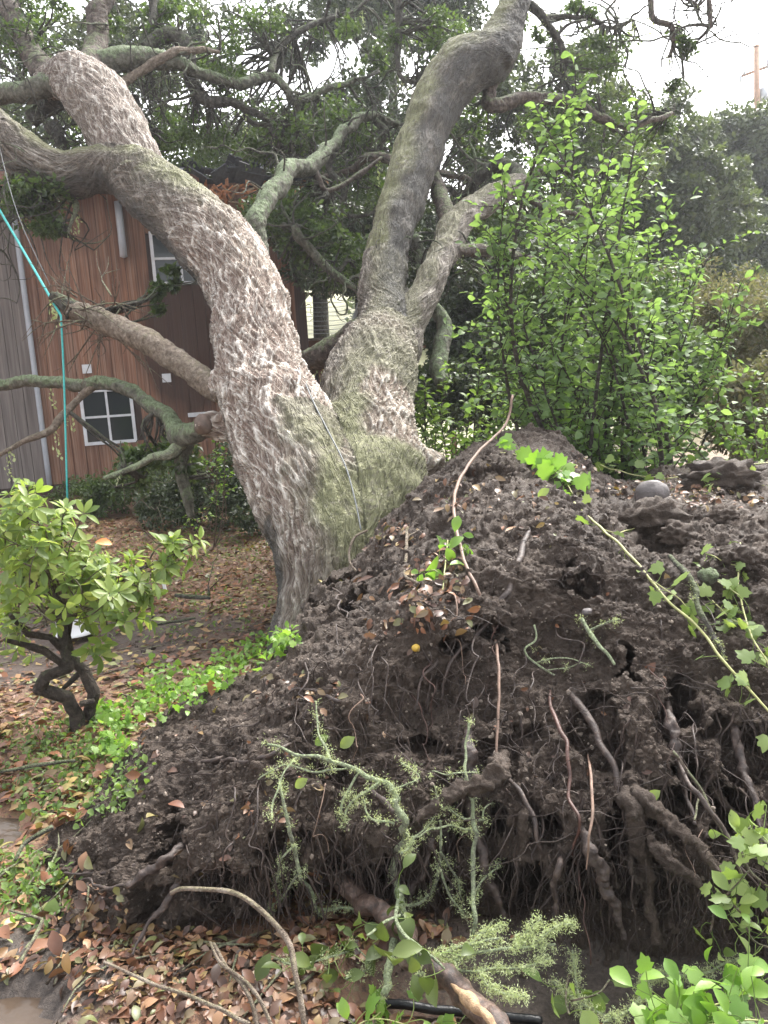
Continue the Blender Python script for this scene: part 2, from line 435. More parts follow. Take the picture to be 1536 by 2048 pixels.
    M['oak_leaf_far'] = leafmat('oak_leaf_far', [(.055, .075, .042), (.09, .118, .06), (.12, .15, .075), (.075, .098, .05)], .3, .45)  # paler greens: distance haze put into the leaf colour
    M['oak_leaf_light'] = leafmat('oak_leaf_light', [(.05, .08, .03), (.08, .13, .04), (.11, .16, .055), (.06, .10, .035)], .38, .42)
    M['shrub_leaf'] = leafmat('shrub_leaf', [(.115, .185, .075), (.175, .27, .105), (.24, .35, .14), (.14, .225, .088), (.20, .305, .12), (.075, .13, .058)], .42, .55, .3)
    M['rhodo_leaf'] = leafmat('rhodo_leaf', [(.12, .18, .05), (.20, .28, .068), (.29, .37, .095), (.15, .23, .075), (.36, .40, .12)], .4, .42, .35)
    M['small_leaf'] = leafmat('small_leaf', [(.08, .135, .04), (.14, .22, .06), (.21, .31, .085), (.10, .17, .05)], .4, .45, .35)
    M['bright_leaf'] = leafmat('bright_leaf', [(.13, .25, .045), (.20, .36, .06), (.27, .43, .09), (.17, .31, .055)], .4, .42)
    M['ivy_leaf'] = leafmat('ivy_leaf', [(.15, .22, .065), (.23, .32, .095), (.30, .38, .13), (.12, .19, .06)], .35, .42, .35)
    M['vine_stem'] = simple('vine_stem', (.36, .36, .15), .6, .25, 30)
    M['holly_leaf'] = leafmat('holly_leaf', [(.055, .085, .022), (.085, .12, .033), (.13, .17, .05)], .25, .42, .35)
    M['lawn_leaf'] = leafmat('lawn_leaf', [(.09, .042, .028), (.21, .085, .048), (.34, .15, .07), (.13, .06, .042), (.42, .24, .11), (.13, .17, .06), (.24, .11, .07), (.19, .24, .085), (.50, .36, .13), (.10, .05, .036), (.26, .12, .065), (.07, .035, .026)], .12, .45, .5, 1.1)
    M['litter'] = leafmat('litter', [(.05, .028, .02), (.08, .04, .028), (.10, .045, .030), (.20, .085, .048), (.30, .135, .070), (.14, .065, .045), (.38, .21, .11), (.07, .04, .03), (.22, .105, .065), (.30, .18, .12), (.15, .17, .065), (.24, .15, .105), (.44, .31, .12), (.12, .06, .042), (.06, .035, .026)], .12, .42, .5, 1.1)
    M['dry_brush'] = leafmat('dry_brush', [(.15, .14, .09), (.20, .18, .125), (.11, .13, .065), (.17, .145, .10)], .3, .7, .2)
    # house
    t = NT('redwood'); p = t.pos(); o = t.node('ShaderNodeObjectInfo').outputs['Random']
    st = t.noise(t.scale(p, (9, 9, .35)), 3, 5, .6); st2 = t.noise(t.scale(p, (22, 22, .25)), 3, 4, .6); w = t.noise(p, .55, 4)
    base = t.ramp(st, [(.28, (.10, .043, .026)), (.5, (.225, .10, .058)), (.72, (.34, .18, .11))])
    base = t.mix(t.val(o, 0, 1, 0, .45), base, (.09, .045, .032))
    base = t.mix(t.val(st2, .46, .70, 0, .75), base, (.38, .27, .205))
    base = t.mix(t.val(w, .50, .66, 0, .45), base, (.06, .034, .025))
    q_ = t.node('ShaderNodeVectorMath', {'operation': 'LENGTH'}, _0=t.node('ShaderNodeMapping', {'vector_type': 'TEXTURE'}, Vector=t.node('ShaderNodeVectorMath', {'operation': 'ADD'}, _0=p, _1=t.node('ShaderNodeVectorMath', {'operation': 'SCALE'}, _0=t.node('ShaderNodeTexNoise', None, Vector=t.scale(p, (6, 6, 1.2)), Scale=1., Detail=3.).outputs[1], Scale=.5).outputs[0]).outputs[0], Location=STAIN, Scale=(.75, 5., 1.25)).outputs[0]).outputs['Value']
    base = t.mix(t.val(q_, .8, 1.15, .85, 0), base, (.035, .018, .013))
    t.pbr(base, t.val(st, .3, .7, .5, .8), t.bump(st2, .5, .006), .35); M['redwood'] = t.m
    t = NT('wet_redwood'); st2 = t.noise(t.scale(t.pos(), (22, 22, .25)), 3, 4, .6)
    t.pbr(t.ramp(st2, [(.3, (.028, .015, .011)), (.7, (.075, .037, .026))]), .5, t.bump(st2, .5, .006)); M['wet_redwood'] = t.m
    t = NT('grey_board'); p = t.pos(); st = t.noise(t.scale(p, (9, 9, .3)), 3, 5)
    t.pbr(t.ramp(st, [(.3, (.10, .085, .078)), (.7, (.23, .20, .185))]), .75, t.bump(st, .4, .006), .3); M['grey_board'] = t.m
    M['window_white'] = simple('window_white', (.62, .63, .66), .45, .12, 9)
    t = NT('window_glass'); n = t.noise(t.pos(), 1.3, 2)
    t.pbr((.016, .022, .024), .06, t.bump(n, .15, .02), .4); M['glass'] = t.m
    M['pipe_grey'] = simple('pipe_grey', (.36, .38, .42), .4, .12, 6)
    M['shingle'] = simple('shingle', (.055, .058, .065), .7, .35, 25)
    M['raw_wood'] = simple('raw_wood', (.46, .20, .09), .7, .35, 25)
    M['pale_wood'] = simple('pale_wood', (.42, .32, .22), .65, .3, 20)
    M['cut_wood'] = simple('cut_wood', (.13, .09, .07), .7, .4, 18)
    M['torn_wood'] = simple('torn_wood', (.36, .24, .14), .75, .5, 45, .3, .008)
    M['yellow_fruit'] = simple('yellow_fruit', (.50, .33, .05), .5, .2, 60)
    M['fascia'] = simple('fascia', (.16, .075, .05), .6, .3, 12)
    M['wire'] = simple('wire', (.35, .37, .38), .4, .1, 10)
    M['rope'] = simple('rope', (.06, .42, .40), .6, .2, 60)
    M['cable'] = simple('cable', (.20, .21, .21), .5, .2, 60)
    M['black_pipe'] = simple('black_pipe', (.012, .013, .015), .35, .2, 20)
    M['white_plastic'] = simple('white_plastic', (.75, .75, .76), .4, .06, 6)
    M['pole_wood'] = simple('pole_wood', (.30, .17, .10), .8, .25, 6)
    M['metal_grey'] = simple('metal_grey', (.40, .42, .45), .45, .15, 6)
    M['stone'] = simple('stone', (.115, .10, .097), .6, .3, 14, .5, .006)
    M['tan_stone'] = simple('tan_stone', (.22, .18, .145), .7, .35, 20, .4, .008)
    t = NT('log_bark'); p = t.pos(); n = t.math('ADD', t.math('MULTIPLY', t.noise(p, 60, 6, .75), .6), t.math('MULTIPLY', t.noise(p, 14, 4), .4)); n2 = t.noise(p, 7, 4)
    c = t.ramp(n, [(.38, (.022, .016, .014)), (.47, (.06, .038, .029)), (.54, (.105, .066, .05)), (.64, (.22, .17, .135))])
    t.pbr(c, .5, t.bump(n, .8, .008)); M['log_bark'] = t.m
    t = NT('muddy_water'); p = t.pos(); n = t.noise(p, 9, 3); n2 = t.noise(p, 3, 3)
    t.pbr(t.ramp(n2, [(.3, (.06, .043, .031)), (.7, (.10, .074, .055))]), .16, t.bump(n, .5, .02), .25); M['water'] = t.m
build_materials()

# ================================================================== GROUND
PUD = [  # px, py, rx, ry (m), name
    (-40, 1665, .15, .17), (0, 2030, .17, .12), (1120, 1985, .55, .13), (0, 1290, 1.0, .4)]
pudc = [(atz(a, b, 0), rx, ry) for a, b, rx, ry in PUD]
def ground_h(x, y, detail=True):
    P = np.stack([x, y, np.zeros_like(x)], 1)
    h = .05 * perlin(P * .7, 11) + .02 * perlin(P * 2.3, 12)
    if detail: h = h + .012 * fbm(P, 9, 3, 13)
    h = h * sstep(60, 20, y)
    h = h + sstep(17, 70, y) * 13 + sstep(12, 40, y) * sstep(0, 30, x) * 5
    for c, rx, ry in pudc:
        q = np.hypot((x - c[0]) / rx, (y - c[1]) / ry)
        h = h + (-.06 - h) * sstep(1.3, .75, q)
    q = np.hypot((x - .1) / 1.5, (y - 1.85) / .35)      # leaf bank in the foreground
    h = h + .05 * sstep(1.2, .2, q)
    return h
gu = np.linspace(-3.6, 3.6, 330); gv = np.linspace(0, 4.0, 360)
gx = 3 * np.sinh(gu); gy = np.concatenate([[-40, -8, -1], .35 + 2.2 * (np.exp(gv) - 1)])
GX, GY = np.meshgrid(gx, gy); 
GZ = ground_h(GX.ravel(), GY.ravel())
GV = np.stack([GX.ravel(), GY.ravel(), GZ], 1)
_n = len(gx); _i = np.arange(len(gy) - 1)[:, None] * _n; _j = np.arange(_n - 1)[None]
GQ = np.stack([_i + _j, _i + _j + 1, _i + _n + _j + 1, _i + _n + _j], -1).reshape(-1, 4)
mudq = sstep(-.25, .35, GV[:, 0] + .35 * perlin(GV * 2.3, 15)) * sstep(3.4, 2.6, GV[:, 1]); mudq = np.maximum(mudq, sstep(1.35, .9, np.hypot((GV[:, 0] + 1.1) / .5, (GV[:, 1] - 2.0) / .22) + .3 * perlin(GV * 5, 16)))
_c, _rx, _ry = pudc[3]; mudq = np.maximum(mudq, .85 * sstep(1.5, .8, np.hypot((GV[:, 0] - _c[0]) / (_rx * 1.6), (GV[:, 1] - _c[1]) / (_ry * 1.9)) + .4 * perlin(GV * 3, 17)))
ground = mk('ground', GV, GQ, M['ground'], None, True, {'mud': mudq})
tag(ground, 'wet brown garden ground strewn with leaves in front of the house', None, None, 'structure')
def puddle(i, z, label, name='puddle'):
    c, rx, ry = pudc[i]
    th = np.linspace(0, 2 * math.pi, 49)[:-1]
    r = 1.12 + .10 * np.sin(3 * th + i) + .06 * np.sin(7 * th + 2 * i)
    V = [(c[0], c[1], z)] + [(c[0] + rx * a * math.cos(t), c[1] + ry * a * math.sin(t), z) for t, a in zip(th, r)]
    o = mk(name, V, np.array([(0, 1 + k, 1 + (k + 1) % 48) for k in range(48)]), M['water'])
    tag(o, label, None, None, 'structure')
puddle(0, -.035, 'small brown puddle at the left edge beside the soil mound')
puddle(1, -.035, 'muddy puddle in the bottom left corner with light reflections')
puddle(2, -.035, 'muddy water lying along the foot of the root plate')

# ================================================================== ROOT PLATE (the torn-up soil of the fallen oak)
def cpt(px, py, **k): return at(px, py, k['d']) if 'd' in k else atz(px, py, k['z'])
ROWS = []   # each column: F, L, M, U, R, back1, back2
def column(F_, L_, M_, U_, R_, back=.55, bz=.12):
    ft = atz(F_[0], F_[1], -.05); sk = ft + np.array([0, -.02, -.15])
    R = cpt(*R_[:2], **R_[2])
    away = unit((R - CAMP) * np.array([1, 1, 0]))
    b1 = R + away * back * .5 + np.array([0, 0, -bz * .35]); b2 = R + away * back * 1.2 + np.array([0, 0, -bz - .25 * max(R[2], .1)]); b3 = R + away * back * 2.2; b3[2] = -.2
    ROWS.append([sk, ft, cpt(*L_[:2], **L_[2]), cpt(*M_[:2], **M_[2]), cpt(*U_[:2], **U_[2]), R, b1, b2, b3])
z = lambda v: {'z': v}
d = lambda v: {'d': v}
column((40, 1870), (60, 1830, z(-.03)), (70, 1790, z(-.03)), (85, 1760, z(-.03)), (100, 1730, z(-.03)), .2, .0)
column((170, 1885), (185, 1820, z(.05)), (190, 1760, z(.08)), (190, 1700, z(.10)), (190, 1650, z(.09)), .25, .03)
column((350, 1895), (345, 1790, z(.17)), (345, 1680, z(.26)), (340, 1570, z(.27)), (335, 1480, z(.22)), .4, .06)
column((510, 1870), (500, 1730, z(.26)), (500, 1600, z(.40)), (505, 1470, z(.46)), (515, 1355, z(.40)), .5, .1)
column((640, 1850), (640, 1680, z(.30)), (640, 1500, z(.50)), (645, 1330, z(.64)), (660, 1180, d(4.0)))
column((790, 1850), (790, 1630, z(.35)), (790, 1430, z(.57)), (790, 1230, z(.80)), (790, 1045, d(4.25)))
column((950, 1890), (950, 1600, z(.38)), (950, 1360, z(.63)), (945, 1130, z(.93)), (940, 915, d(4.45)))
column((1110, 1930), (1110, 1600, z(.40)), (1110, 1330, z(.62)), (1100, 1080, z(.98)), (1095, 868, d(4.7)))
column((1260, 1950), (1265, 1630, z(.38)), (1255, 1350, z(.64)), (1240, 1120, z(.92)), (1225, 965, d(4.45)))
column((1410, 1950), (1425, 1640, z(.36)), (1420, 1360, z(.63)), (1400, 1100, z(.90)), (1385, 948, d(4.9)))
column((1580, 1920), (1590, 1640, z(.36)), (1590, 1350, z(.63)), (1580, 1090, z(.90)), (1560, 935, d(5.0)))
column((1800, 1900), (1800, 1640, z(.35)), (1800, 1350, z(.62)), (1800, 1090, z(.88)), (1800, 945, d(5.0)))
column((2100, 1900), (2080, 1740, z(.2)), (2060, 1600, z(.3)), (2040, 1450, z(.35)), (2000, 1350, d(4.2)))
CT = np.array(ROWS)                                     # columns x rows x 3
NC, NR = 760, 740
tv = np.interp(np.linspace(0, 1, NR), [0, .03, .12, .34, .56, .80, .88, .95, 1], np.arange(9.0))
def cr_at(p, t):
    k = len(p); q = np.concatenate([2 * p[:1] - p[1:2], p, 2 * p[-1:] - p[-2:-1]]); i = np.clip(t.astype(int), 0, k - 2)
    f = (t - i).reshape((-1,) + (1,) * (p.ndim - 1)); a, b, c, dd = q[i], q[i + 1], q[i + 2], q[i + 3]
    return 0.5 * (2 * b + (c - a) * f + (2 * a - 5 * b + 4 * c - dd) * f ** 2 + (3 * b - a - 3 * c + dd) * f ** 3)
S1 = cr_at(CT, np.linspace(0, len(CT) - 1, NC))         # NC x 9 x 3
S2 = cr_at(S1.transpose(1, 0, 2), tv)                   # NR x NC x 3
def grid_normals(G):
    a = np.gradient(G, axis=0); b = np.gradient(G, axis=1); n = unit(np.cross(b, a)); return n
Nn = grid_normals(S2)
MV = S2.reshape(-1, 3); MN = Nn.reshape(-1, 3)
ppx, ppy, pd = proj(MV)
# hollows under and between the roots: px, py, rx, ry, depth (m)
CAV = [(1070, 1668, 42, 46, .30), (1245, 1700, 26, 95, .34), (1375, 1590, 70, 45, .30), (1345, 1660, 34, 40, .28), (690, 1775, 55, 46, .34), (760, 1740, 30, 70, .2), (1010, 1268, 36, 13, .16),
       (1175, 1152, 42, 22, .10), (1245, 1315, 13, 34, .16), (1140, 1145, 14, 24, .10), (335, 1690, 24, 60, .16), (1365, 1430, 60, 70, .22), (930, 1300, 13, 24, .14), (712, 1185, 30, 26, .16), (640, 1215, 20, 16, .10), (850, 1510, 60, 26, .10),
       (1050, 1475, 60, 44, .08), (1190, 1460, 46, 60, .12), (830, 1800, 100, 50, .28), (1150, 1790, 24, 60, .28), (1060, 1790, 60, 50, .26), (450, 1775, 90, 45, .22), (300, 1800, 60, 40, .12), (1320, 1065, 40, 24, .06),
       (970, 960, 46, 30, .07), (905, 1680, 30, 80, .24), (990, 1640, 26, 60, .16), (1500, 1500, 70, 60, .12), (560, 1700, 46, 40, .10), (1470, 1640, 60, 70, .2), (600, 1790, 40, 40, .2), (1010, 1850, 70, 30, .2), (1330, 1780, 50, 60, .14), (660, 1560, 50, 30, .06)]
wx = 44 * fbm(MV, 5, 4, 21); wy = 44 * fbm(MV, 5, 4, 22); wx2 = 20 * perlin(MV * 24, 23); wy2 = 20 * perlin(MV * 24, 24)
cav = np.zeros(len(MV))
front = sstep(5.6, 4.9, np.repeat(tv, NC))              # not behind the ridge
for a, b, rx, ry, dp in CAV:
    q = np.hypot((ppx + wx + wx2 - a) / rx, (ppy + wy + wy2 - b) / ry)
    cav = np.maximum(cav, .8 * dp * sstep(1.1, .7, q))
cav *= front
edge = sstep(0, 1.2, np.repeat(tv, NC)) * sstep(8, 6.5, np.repeat(tv, NC))
lump = .055 * fbm(MV, 2.6, 3, 41) + .034 * fbm(MV, 8, 3, 42)
inward = unit(np.array([0.05, 1, -.12]))
MC = MV + MN * (lump * edge)[:, None] - (MN * .6 - inward * .6) * cav[:, None]
CN = unit(grid_normals(MC.reshape(NR, NC, 3)).reshape(-1, 3) + .35 * MN)
w1, w2, _ = worley(MC * 12 + .5 * np.stack([perlin(MC * 7, 31), perlin(MC * 7, 33), perlin(MC * 7, 34)], 1), 5)
v1, v2, vi = worley(MC * 30 + .7 * np.stack([perlin(MC * 15, 35), perlin(MC * 15, 36), perlin(MC * 15, 37)], 1), 6)
clod_amt = sstep(-.5, .35, perlin(MC * 2.1, 43))
u1, u2, ui = worley(MC * 64 + .8 * perlin(MC * 30, 38)[:, None], 7)
clodd = .020 * (.62 - w1) * clod_amt + .019 * (.55 - v1) * (.3 + .7 * clod_amt) * (.2 + 1.2 * vi) + .0085 * (.6 - u1) * (.2 + 1.2 * ui)
fine = .014 * fbm(MC, 20, 5, 44, .66) - .016 * np.abs(fbm(MC, 10, 4, 47, .6))
MVd = MC + CN * ((clodd + fine) * edge)[:, None]
i_ = np.arange(NR - 1)[:, None] * NC; j_ = np.arange(NC - 1)[None]
MQ = np.stack([i_ + j_, i_ + j_ + 1, i_ + NC + j_ + 1, i_ + NC + j_], -1).reshape(-1, 4)
DN = grid_normals(MVd.reshape(NR, NC, 3)).reshape(-1, 3)
# ray-cast copy (every second vertex)
sub = MVd.reshape(NR, NC, 3)[::2, ::2]; a_, b_ = sub.shape[:2]
ii = np.arange(a_ - 1)[:, None] * b_; jj = np.arange(b_ - 1)[None]
SQ = np.stack([ii + jj, ii + jj + 1, ii + b_ + jj + 1, ii + b_ + jj], -1).reshape(-1, 4)
BV = BVHTree.FromPolygons(np.concatenate([sub.reshape(-1, 3), GV]).tolist(), np.concatenate([SQ, GQ + a_ * b_]).tolist())
def surf(px, py, off=.0):
    q = Vector(ray(px, py)).normalized()
    h = BV.ray_cast(Vector(CAMP), q)
    if h[0] is None: return at(px, py, 5), np.array([0, 0, 1.0])
    return np.array(h[0]) - np.array(q) * off, np.array(h[1])
cavs = cav.reshape(NR, NC)[::2, ::2].ravel()
def in_hollow(px, py):
    h = BV.ray_cast(Vector(CAMP), Vector(ray(px, py)).normalized())
    return h[2] is not None and h[2] < len(SQ) and cavs[SQ[h[2]][0]] > .05
def drop(x, y):
    h = BV.ray_cast(Vector((x, y, 6)), Vector((0, 0, -1)))
    return (np.array(h[0]), np.array(h[1])) if h[0] is not None else (np.array([x, y, 0]), np.array([0, 0, 1.]))

# ================================================================== FALLEN OAK : trunk
oak = thing('fallen_oak', 'huge uprooted oak with pale ridged bark lying against the house, root plate in the air', 'tree', at(640, 1270, 4.8))
TR = {
 'left': [(650, 1420, 4.7, 118), (655, 1290, 4.8, 112), (664, 1180, 4.9, 104), (655, 1080, 5.05, 112), (622, 985, 5.25, 118), (568, 870, 5.6, 108), (524, 750, 6.0, 88), (505, 650, 6.35, 80), (487, 575, 6.65, 77), (430, 490, 7.0, 76), (340, 408, 7.4, 66), (275, 355, 7.7, 58), (215, 338, 7.8, 46), (135, 350, 7.9, 44), (60, 318, 7.9, 46), (-30, 250, 7.9, 44), (-110, 200, 7.9, 42)],
 'up': [(285, 372, 7.75, 50), (255, 305, 7.95, 60), (225, 245, 8.2, 62), (185, 190, 8.5, 60), (150, 160, 8.8, 50), (95, 165, 9.2, 30)],
 'right': [(680, 1330, 4.9, 105), (705, 1190, 5.05, 125), (725, 1080, 5.25, 135), (728, 985, 5.5, 130), (726, 890, 5.85, 110), (732, 800, 6.2, 98), (752, 720, 6.55, 84), (768, 650, 6.85, 58), (764, 580, 7.15, 45), (780, 480, 7.5, 44), (818, 360, 7.9, 48), (848, 270, 8.2, 48), (880, 190, 8.4, 50), (930, 132, 8.6, 56), (985, 108, 8.7, 50), (1010, 60, 8.9, 36), (1035, -10, 9.1, 32), (1060, -130, 9.4, 28)],
 'rlimb': [(775, 735, 6.65, 55), (810, 665, 6.8, 40), (845, 600, 7.0, 32), (868, 545, 7.2, 30), (893, 495, 7.5, 29), (908, 455, 7.7, 31), (945, 418, 8.0, 27), (1000, 388, 8.3, 24), (1042, 362, 8.6, 18)],
 'flare': [(850, 1010, 5.1, 40), (770, 985, 5.25, 75), (700, 940, 5.5, 80)],
 'spur': [(880, 935, 5.9, 26), (820, 925, 5.8, 44), (740, 920, 5.85, 60)],
 'knot': [(262, 352, 7.4, 26), (268, 345, 7.55, 30)], 'knot2': [(425, 768, 5.95, 26), (445, 772, 5.95, 36), (500, 770, 5.95, 45)], 'knot3': [(1000, 125, 8.55, 26), (1005, 100, 8.65, 34)],
 'stump': [(405, 852, 5.95, 24), (450, 850, 5.9, 30), (520, 850, 5.8, 45)]}
mb = MB(); SK = []
for key, L in TR.items():
    P, R = pxpath(L); V, Q = tube(P, R, 40, max(8, int(len(L) * 6)), 0.10, 2.2, len(key)); mb.add(V, Q)
    A = cr(np.hstack([P, R[:, None]]), max(6, len(L) * 14)); T, Nf, Bf = frames(A[:, :3])
    s = np.concatenate([[0], np.cumsum(np.linalg.norm(np.diff(A[:, :3], axis=0), axis=1))])
    SK.append((key, A[:, :3], A[:, 3], T, Nf, Bf, s))
V, Fs = mb.arr()
tmp = mk('tmp', V, Fs, M['trunk'])
md = tmp.modifiers.new('r', 'REMESH'); md.mode = 'VOXEL'; md.voxel_size = .0135
md = tmp.modifiers.new('s', 'SMOOTH'); md.iterations = 22; md.factor = .5
me = bpy.data.meshes.new_from_object(tmp.evaluated_get(bpy.context.evaluated_depsgraph_get()))
bpy.data.objects.remove(tmp)
nv = len(me.vertices); TV = np.zeros(nv * 3); me.vertices.foreach_get('co', TV); TV = TV.reshape(-1, 3)
TN = np.zeros(nv * 3); me.vertices.foreach_get('normal', TN); TN = TN.reshape(-1, 3)
# nearest skeleton sample -> straightened coordinates
best = np.full(nv, 1e9); U3 = np.zeros((nv, 3)); bk = np.zeros(nv, int); bs = np.zeros(nv)
for bi, (key, C, R, T, Nf, Bf, s) in enumerate(SK):
    if key in ('knot', 'knot3', 'flare', 'spur', 'stump', 'knot2'): continue
    for ch in np.array_split(np.arange(nv), max(1, nv // 20000)):
        q = TV[ch]; dd = ((q[:, None] - C[None]) ** 2).sum(2); k = dd.argmin(1); dist = np.sqrt(dd[np.arange(len(ch)), k]) - R[k]
        better = dist < best[ch]; g = ch[better]; k = k[better]; q = q[better]
        best[g] = dist[better]; bk[g] = bi
        r = q - C[k]; sa = s[k] + (r * T[k]).sum(1); x = (r * Nf[k]).sum(1); y = (r * Bf[k]).sum(1); l = np.maximum(np.hypot(x, y), 1e-6)
        U3[g] = np.stack([x / l * R[k] + bi * 3.7, y / l * R[k], sa], 1); bs[g] = sa
warp = np.stack([perlin(TV * 5, 51), perlin(TV * 5, 52), perlin(TV * 5, 53)], 1)
def twist(k):
    rr = np.hypot(U3[:, 0] - bk * 3.7, U3[:, 1]); th = np.arctan2(U3[:, 1], U3[:, 0] - bk * 3.7) + k * U3[:, 2] / np.maximum(rr, .12) + .0
    return np.stack([np.cos(th) * rr + bk * 1.37, np.sin(th) * rr, U3[:, 2]], 1)
wv = .018 * warp + .004 * np.stack([perlin(TV * 16, 54), perlin(TV * 16, 55), perlin(TV * 16, 56)], 1)
rid = np.zeros(nv)
for kk, fr, sd_ in ((.26, 15, 57), (-.24, 16, 58)):
    nn_ = np.abs(perlin((twist(kk) + wv) * np.array([fr, fr, fr * .10]), sd_)); thick = .13 + .10 * perlin(TV * 4, sd_ + 3)
    rid = np.maximum(rid, (1 - sstep(.0, 1, nn_ / np.maximum(thick, .05))) * (.75 + .5 * perlin(TV * 9, sd_ + 6)))
rid = np.clip(rid, 0, 1)
Uw = U3 * np.array([1, 1, .6]) + wv
g1, g2, gid = worley(Uw * np.array([38, 38, 50]), 10)
flake = (gid * .6 + .4 * (1 - sstep(0, .3, g2 - g1)))
px, py, pdp = proj(TV)
keys = [k[0] for k in SK]
isL = (bk == keys.index('left')); isU = bk == keys.index('up'); isR = bk == keys.index('right'); isRL = bk == keys.index('rlimb')
nz = .5 + .5 * fbm(TV, 2.2, 4, 61); nz2 = .5 + .5 * fbm(TV, 6, 3, 62)
# bark character along the stems (s measured from the root end)
sL = bs
pale = np.where(isL, sstep(.25, .9, sL + .5 * (nz - .5)) * sstep(5.2, 4.2, sL), 0)
pale = np.where(isU, .40 + .25 * nz, pale)
pale = np.where(isR, np.maximum(sstep(.25, .1, np.abs(sL - 1.8) - .25) * sstep(.2, .6, TN @ unit([.9, -.4, .1])), .45 * sstep(.3, 0, np.abs(sL - 2.9))), pale)
pale = np.clip(pale * sstep(.22, .5, nz + .25), 0, 1)
side = TN @ unit([.9, -.35, .55])
pale = pale * np.where(isL & (sL < 2.0), sstep(.75, .2, side + .5 * (nz - .5)), 1)
pale = pale * np.where(isL, sstep(-.95, -.55, TN @ unit([.9, -.25, .35]) + .3 * (nz - .5)), 1)
moss = np.where(isR, sstep(-.35, .45, side + .7 * (nz - .5)) * (.5 + .55 * sstep(2.6, 1.2, sL)), 0)
moss = np.where(isL, sstep(-.1, .75, side + .9 * (nz - .5)) * sstep(2.4, 1.2, sL), moss)
moss = np.where(isL & (sL > 3.4), sstep(.45, .95, TN[:, 2] + .4 * (nz - .5)), moss)
moss = np.where(isR & (sL > 4.2), sstep(.25, .75, TN[:, 2] - .3 * TN[:, 0] + .4 * (nz - .5)), moss)
moss = np.where(isRL, .5 * sstep(.1, .6, .6 * TN[:, 2] - .6 * TN[:, 0] + nz - .3), moss)
moss = np.clip(moss * (1 - .85 * pale) + .12 * nz2, 0, 1)
pale = pale * np.where(isL, .45 + .55 * sstep(.6, 1.7, sL + .8 * (nz - .5)), 1)
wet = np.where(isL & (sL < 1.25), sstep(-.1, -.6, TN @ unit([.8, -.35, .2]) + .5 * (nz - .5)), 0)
wet = np.maximum(wet, np.where(isL & (sL > 4.3), sstep(.1, -.5, TN[:, 2] + .4 * (nz - .5)), 0))  # upper left stem: darker tone on the side facing down
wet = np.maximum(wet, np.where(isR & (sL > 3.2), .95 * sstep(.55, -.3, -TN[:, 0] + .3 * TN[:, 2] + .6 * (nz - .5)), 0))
amp = np.where(isL | isR, .024, .013) * (.45 + .55 * np.maximum(pale, .5 * (1 - moss)))
smoothR = np.where(isR & (sL > 4.3), .5, 1)
TVd = TV + TN * ((rid * 1.15 + .2 * flake - .5) * amp * smoothR + .022 * fbm(TV, 3.3, 3, 63) + .006 * fbm(U3 * np.array([1, 1, .4]), 24, 3, 64))[:, None]
me.vertices.foreach_set('co', TVd.ravel().astype(np.float32))
for k, a in (('ridge', np.clip(rid * .9 + .2 * flake, 0, 1)), ('pale', pale), ('moss', moss), ('wet', wet)):
    me.attributes.new(k, 'FLOAT', 'POINT').data.foreach_set('value', a.astype(np.float32))
for k, a in (('bark_a', twist(.26) + wv), ('bark_b', twist(-.24) + wv)): me.attributes.new(k, 'FLOAT_VECTOR', 'POINT').data.foreach_set('vector', a.ravel().astype(np.float32))
me.polygons.foreach_set('use_smooth', np.ones(len(me.polygons), bool)); me.materials.clear(); me.materials.append(M['trunk']); me.name = 'trunk'; me.update()
trunk = link('trunk', me, oak)
print('trunk verts', nv)
plate = mk('root_plate', MVd, MQ, M['soil'], oak)

# ================================================================== LIMBS of the fallen oak (pixel paths with depth and half-width)
def limb(name, L, mat, parent=oak, n=10, k=None, rough=.22, freq=5, label=None, wob=.25):
    P, R = pxpath(L); A = cr(np.hstack([P, R[:, None]]), k or max(8, len(L) * 6))
    s = len(name) + len(L) + int(L[0][0])
    W = np.stack([perlin(A[:, :3] * 3.1 + s, 71), perlin(A[:, :3] * 3.1 + s, 72), perlin(A[:, :3] * 3.1 + s, 73)], 1)
    t = np.linspace(0, 1, len(A)); C = A[:, :3] + W * (wob * .18) * np.minimum(t * 4, 1)[:, None]
    big = A[:, 3].max() > .05
    if big:
        L_ = np.linalg.norm(np.diff(C, axis=0), axis=1).sum(); B_ = cr(np.hstack([C, A[:, 3:]]), int(max(20, L_ / .022))); n = 28
        V, Q = tube(B_[:, :3], B_[:, 3], n, None, rough * .8, freq, s); G_ = V.reshape(-1, n, 3); c_ = G_.mean(1, keepdims=True); d_ = unit(G_ - c_).reshape(-1, 3)
        w_ = np.abs(perlin(V * np.array([22, 22, 22]), s)); V = V + d_ * (.012 * (.35 - w_) + .010 * fbm(V, 34, 2, s))[:, None] * min(1, A[:, 3].max() / .09)
    else: V, Q = tube(C, A[:, 3], n, None, rough, freq, s)
    o = mk(name, V, Q, M[mat], parent)
    if label: o['label'] = label
    return C
LIMBP = []
def lb(name, L, mat, **k):
    C = limb(name, L, mat, **k); LIMBP.append((C, L[-1][2])); return C
lb('broken_limb', [(470, 790, 5.9, 26.4), (425, 772, 5.95, 24.6), (360, 725, 6.1, 23.8), (290, 680, 6.2, 23.8), (200, 640, 6.4, 22.9), (146, 622, 6.5, 19.4)], 'pale_bark', n=20, k=60, rough=.18, freq=9, wob=.08, label='pale bare limb snapped off short above the windows')
lb('snapped_end', [(152, 625, 6.48, 19), (130, 610, 6.5, 14), (118, 602, 6.5, 11), (103, 596, 6.5, 7)], 'dark_bark', n=10, rough=.4, freq=14)
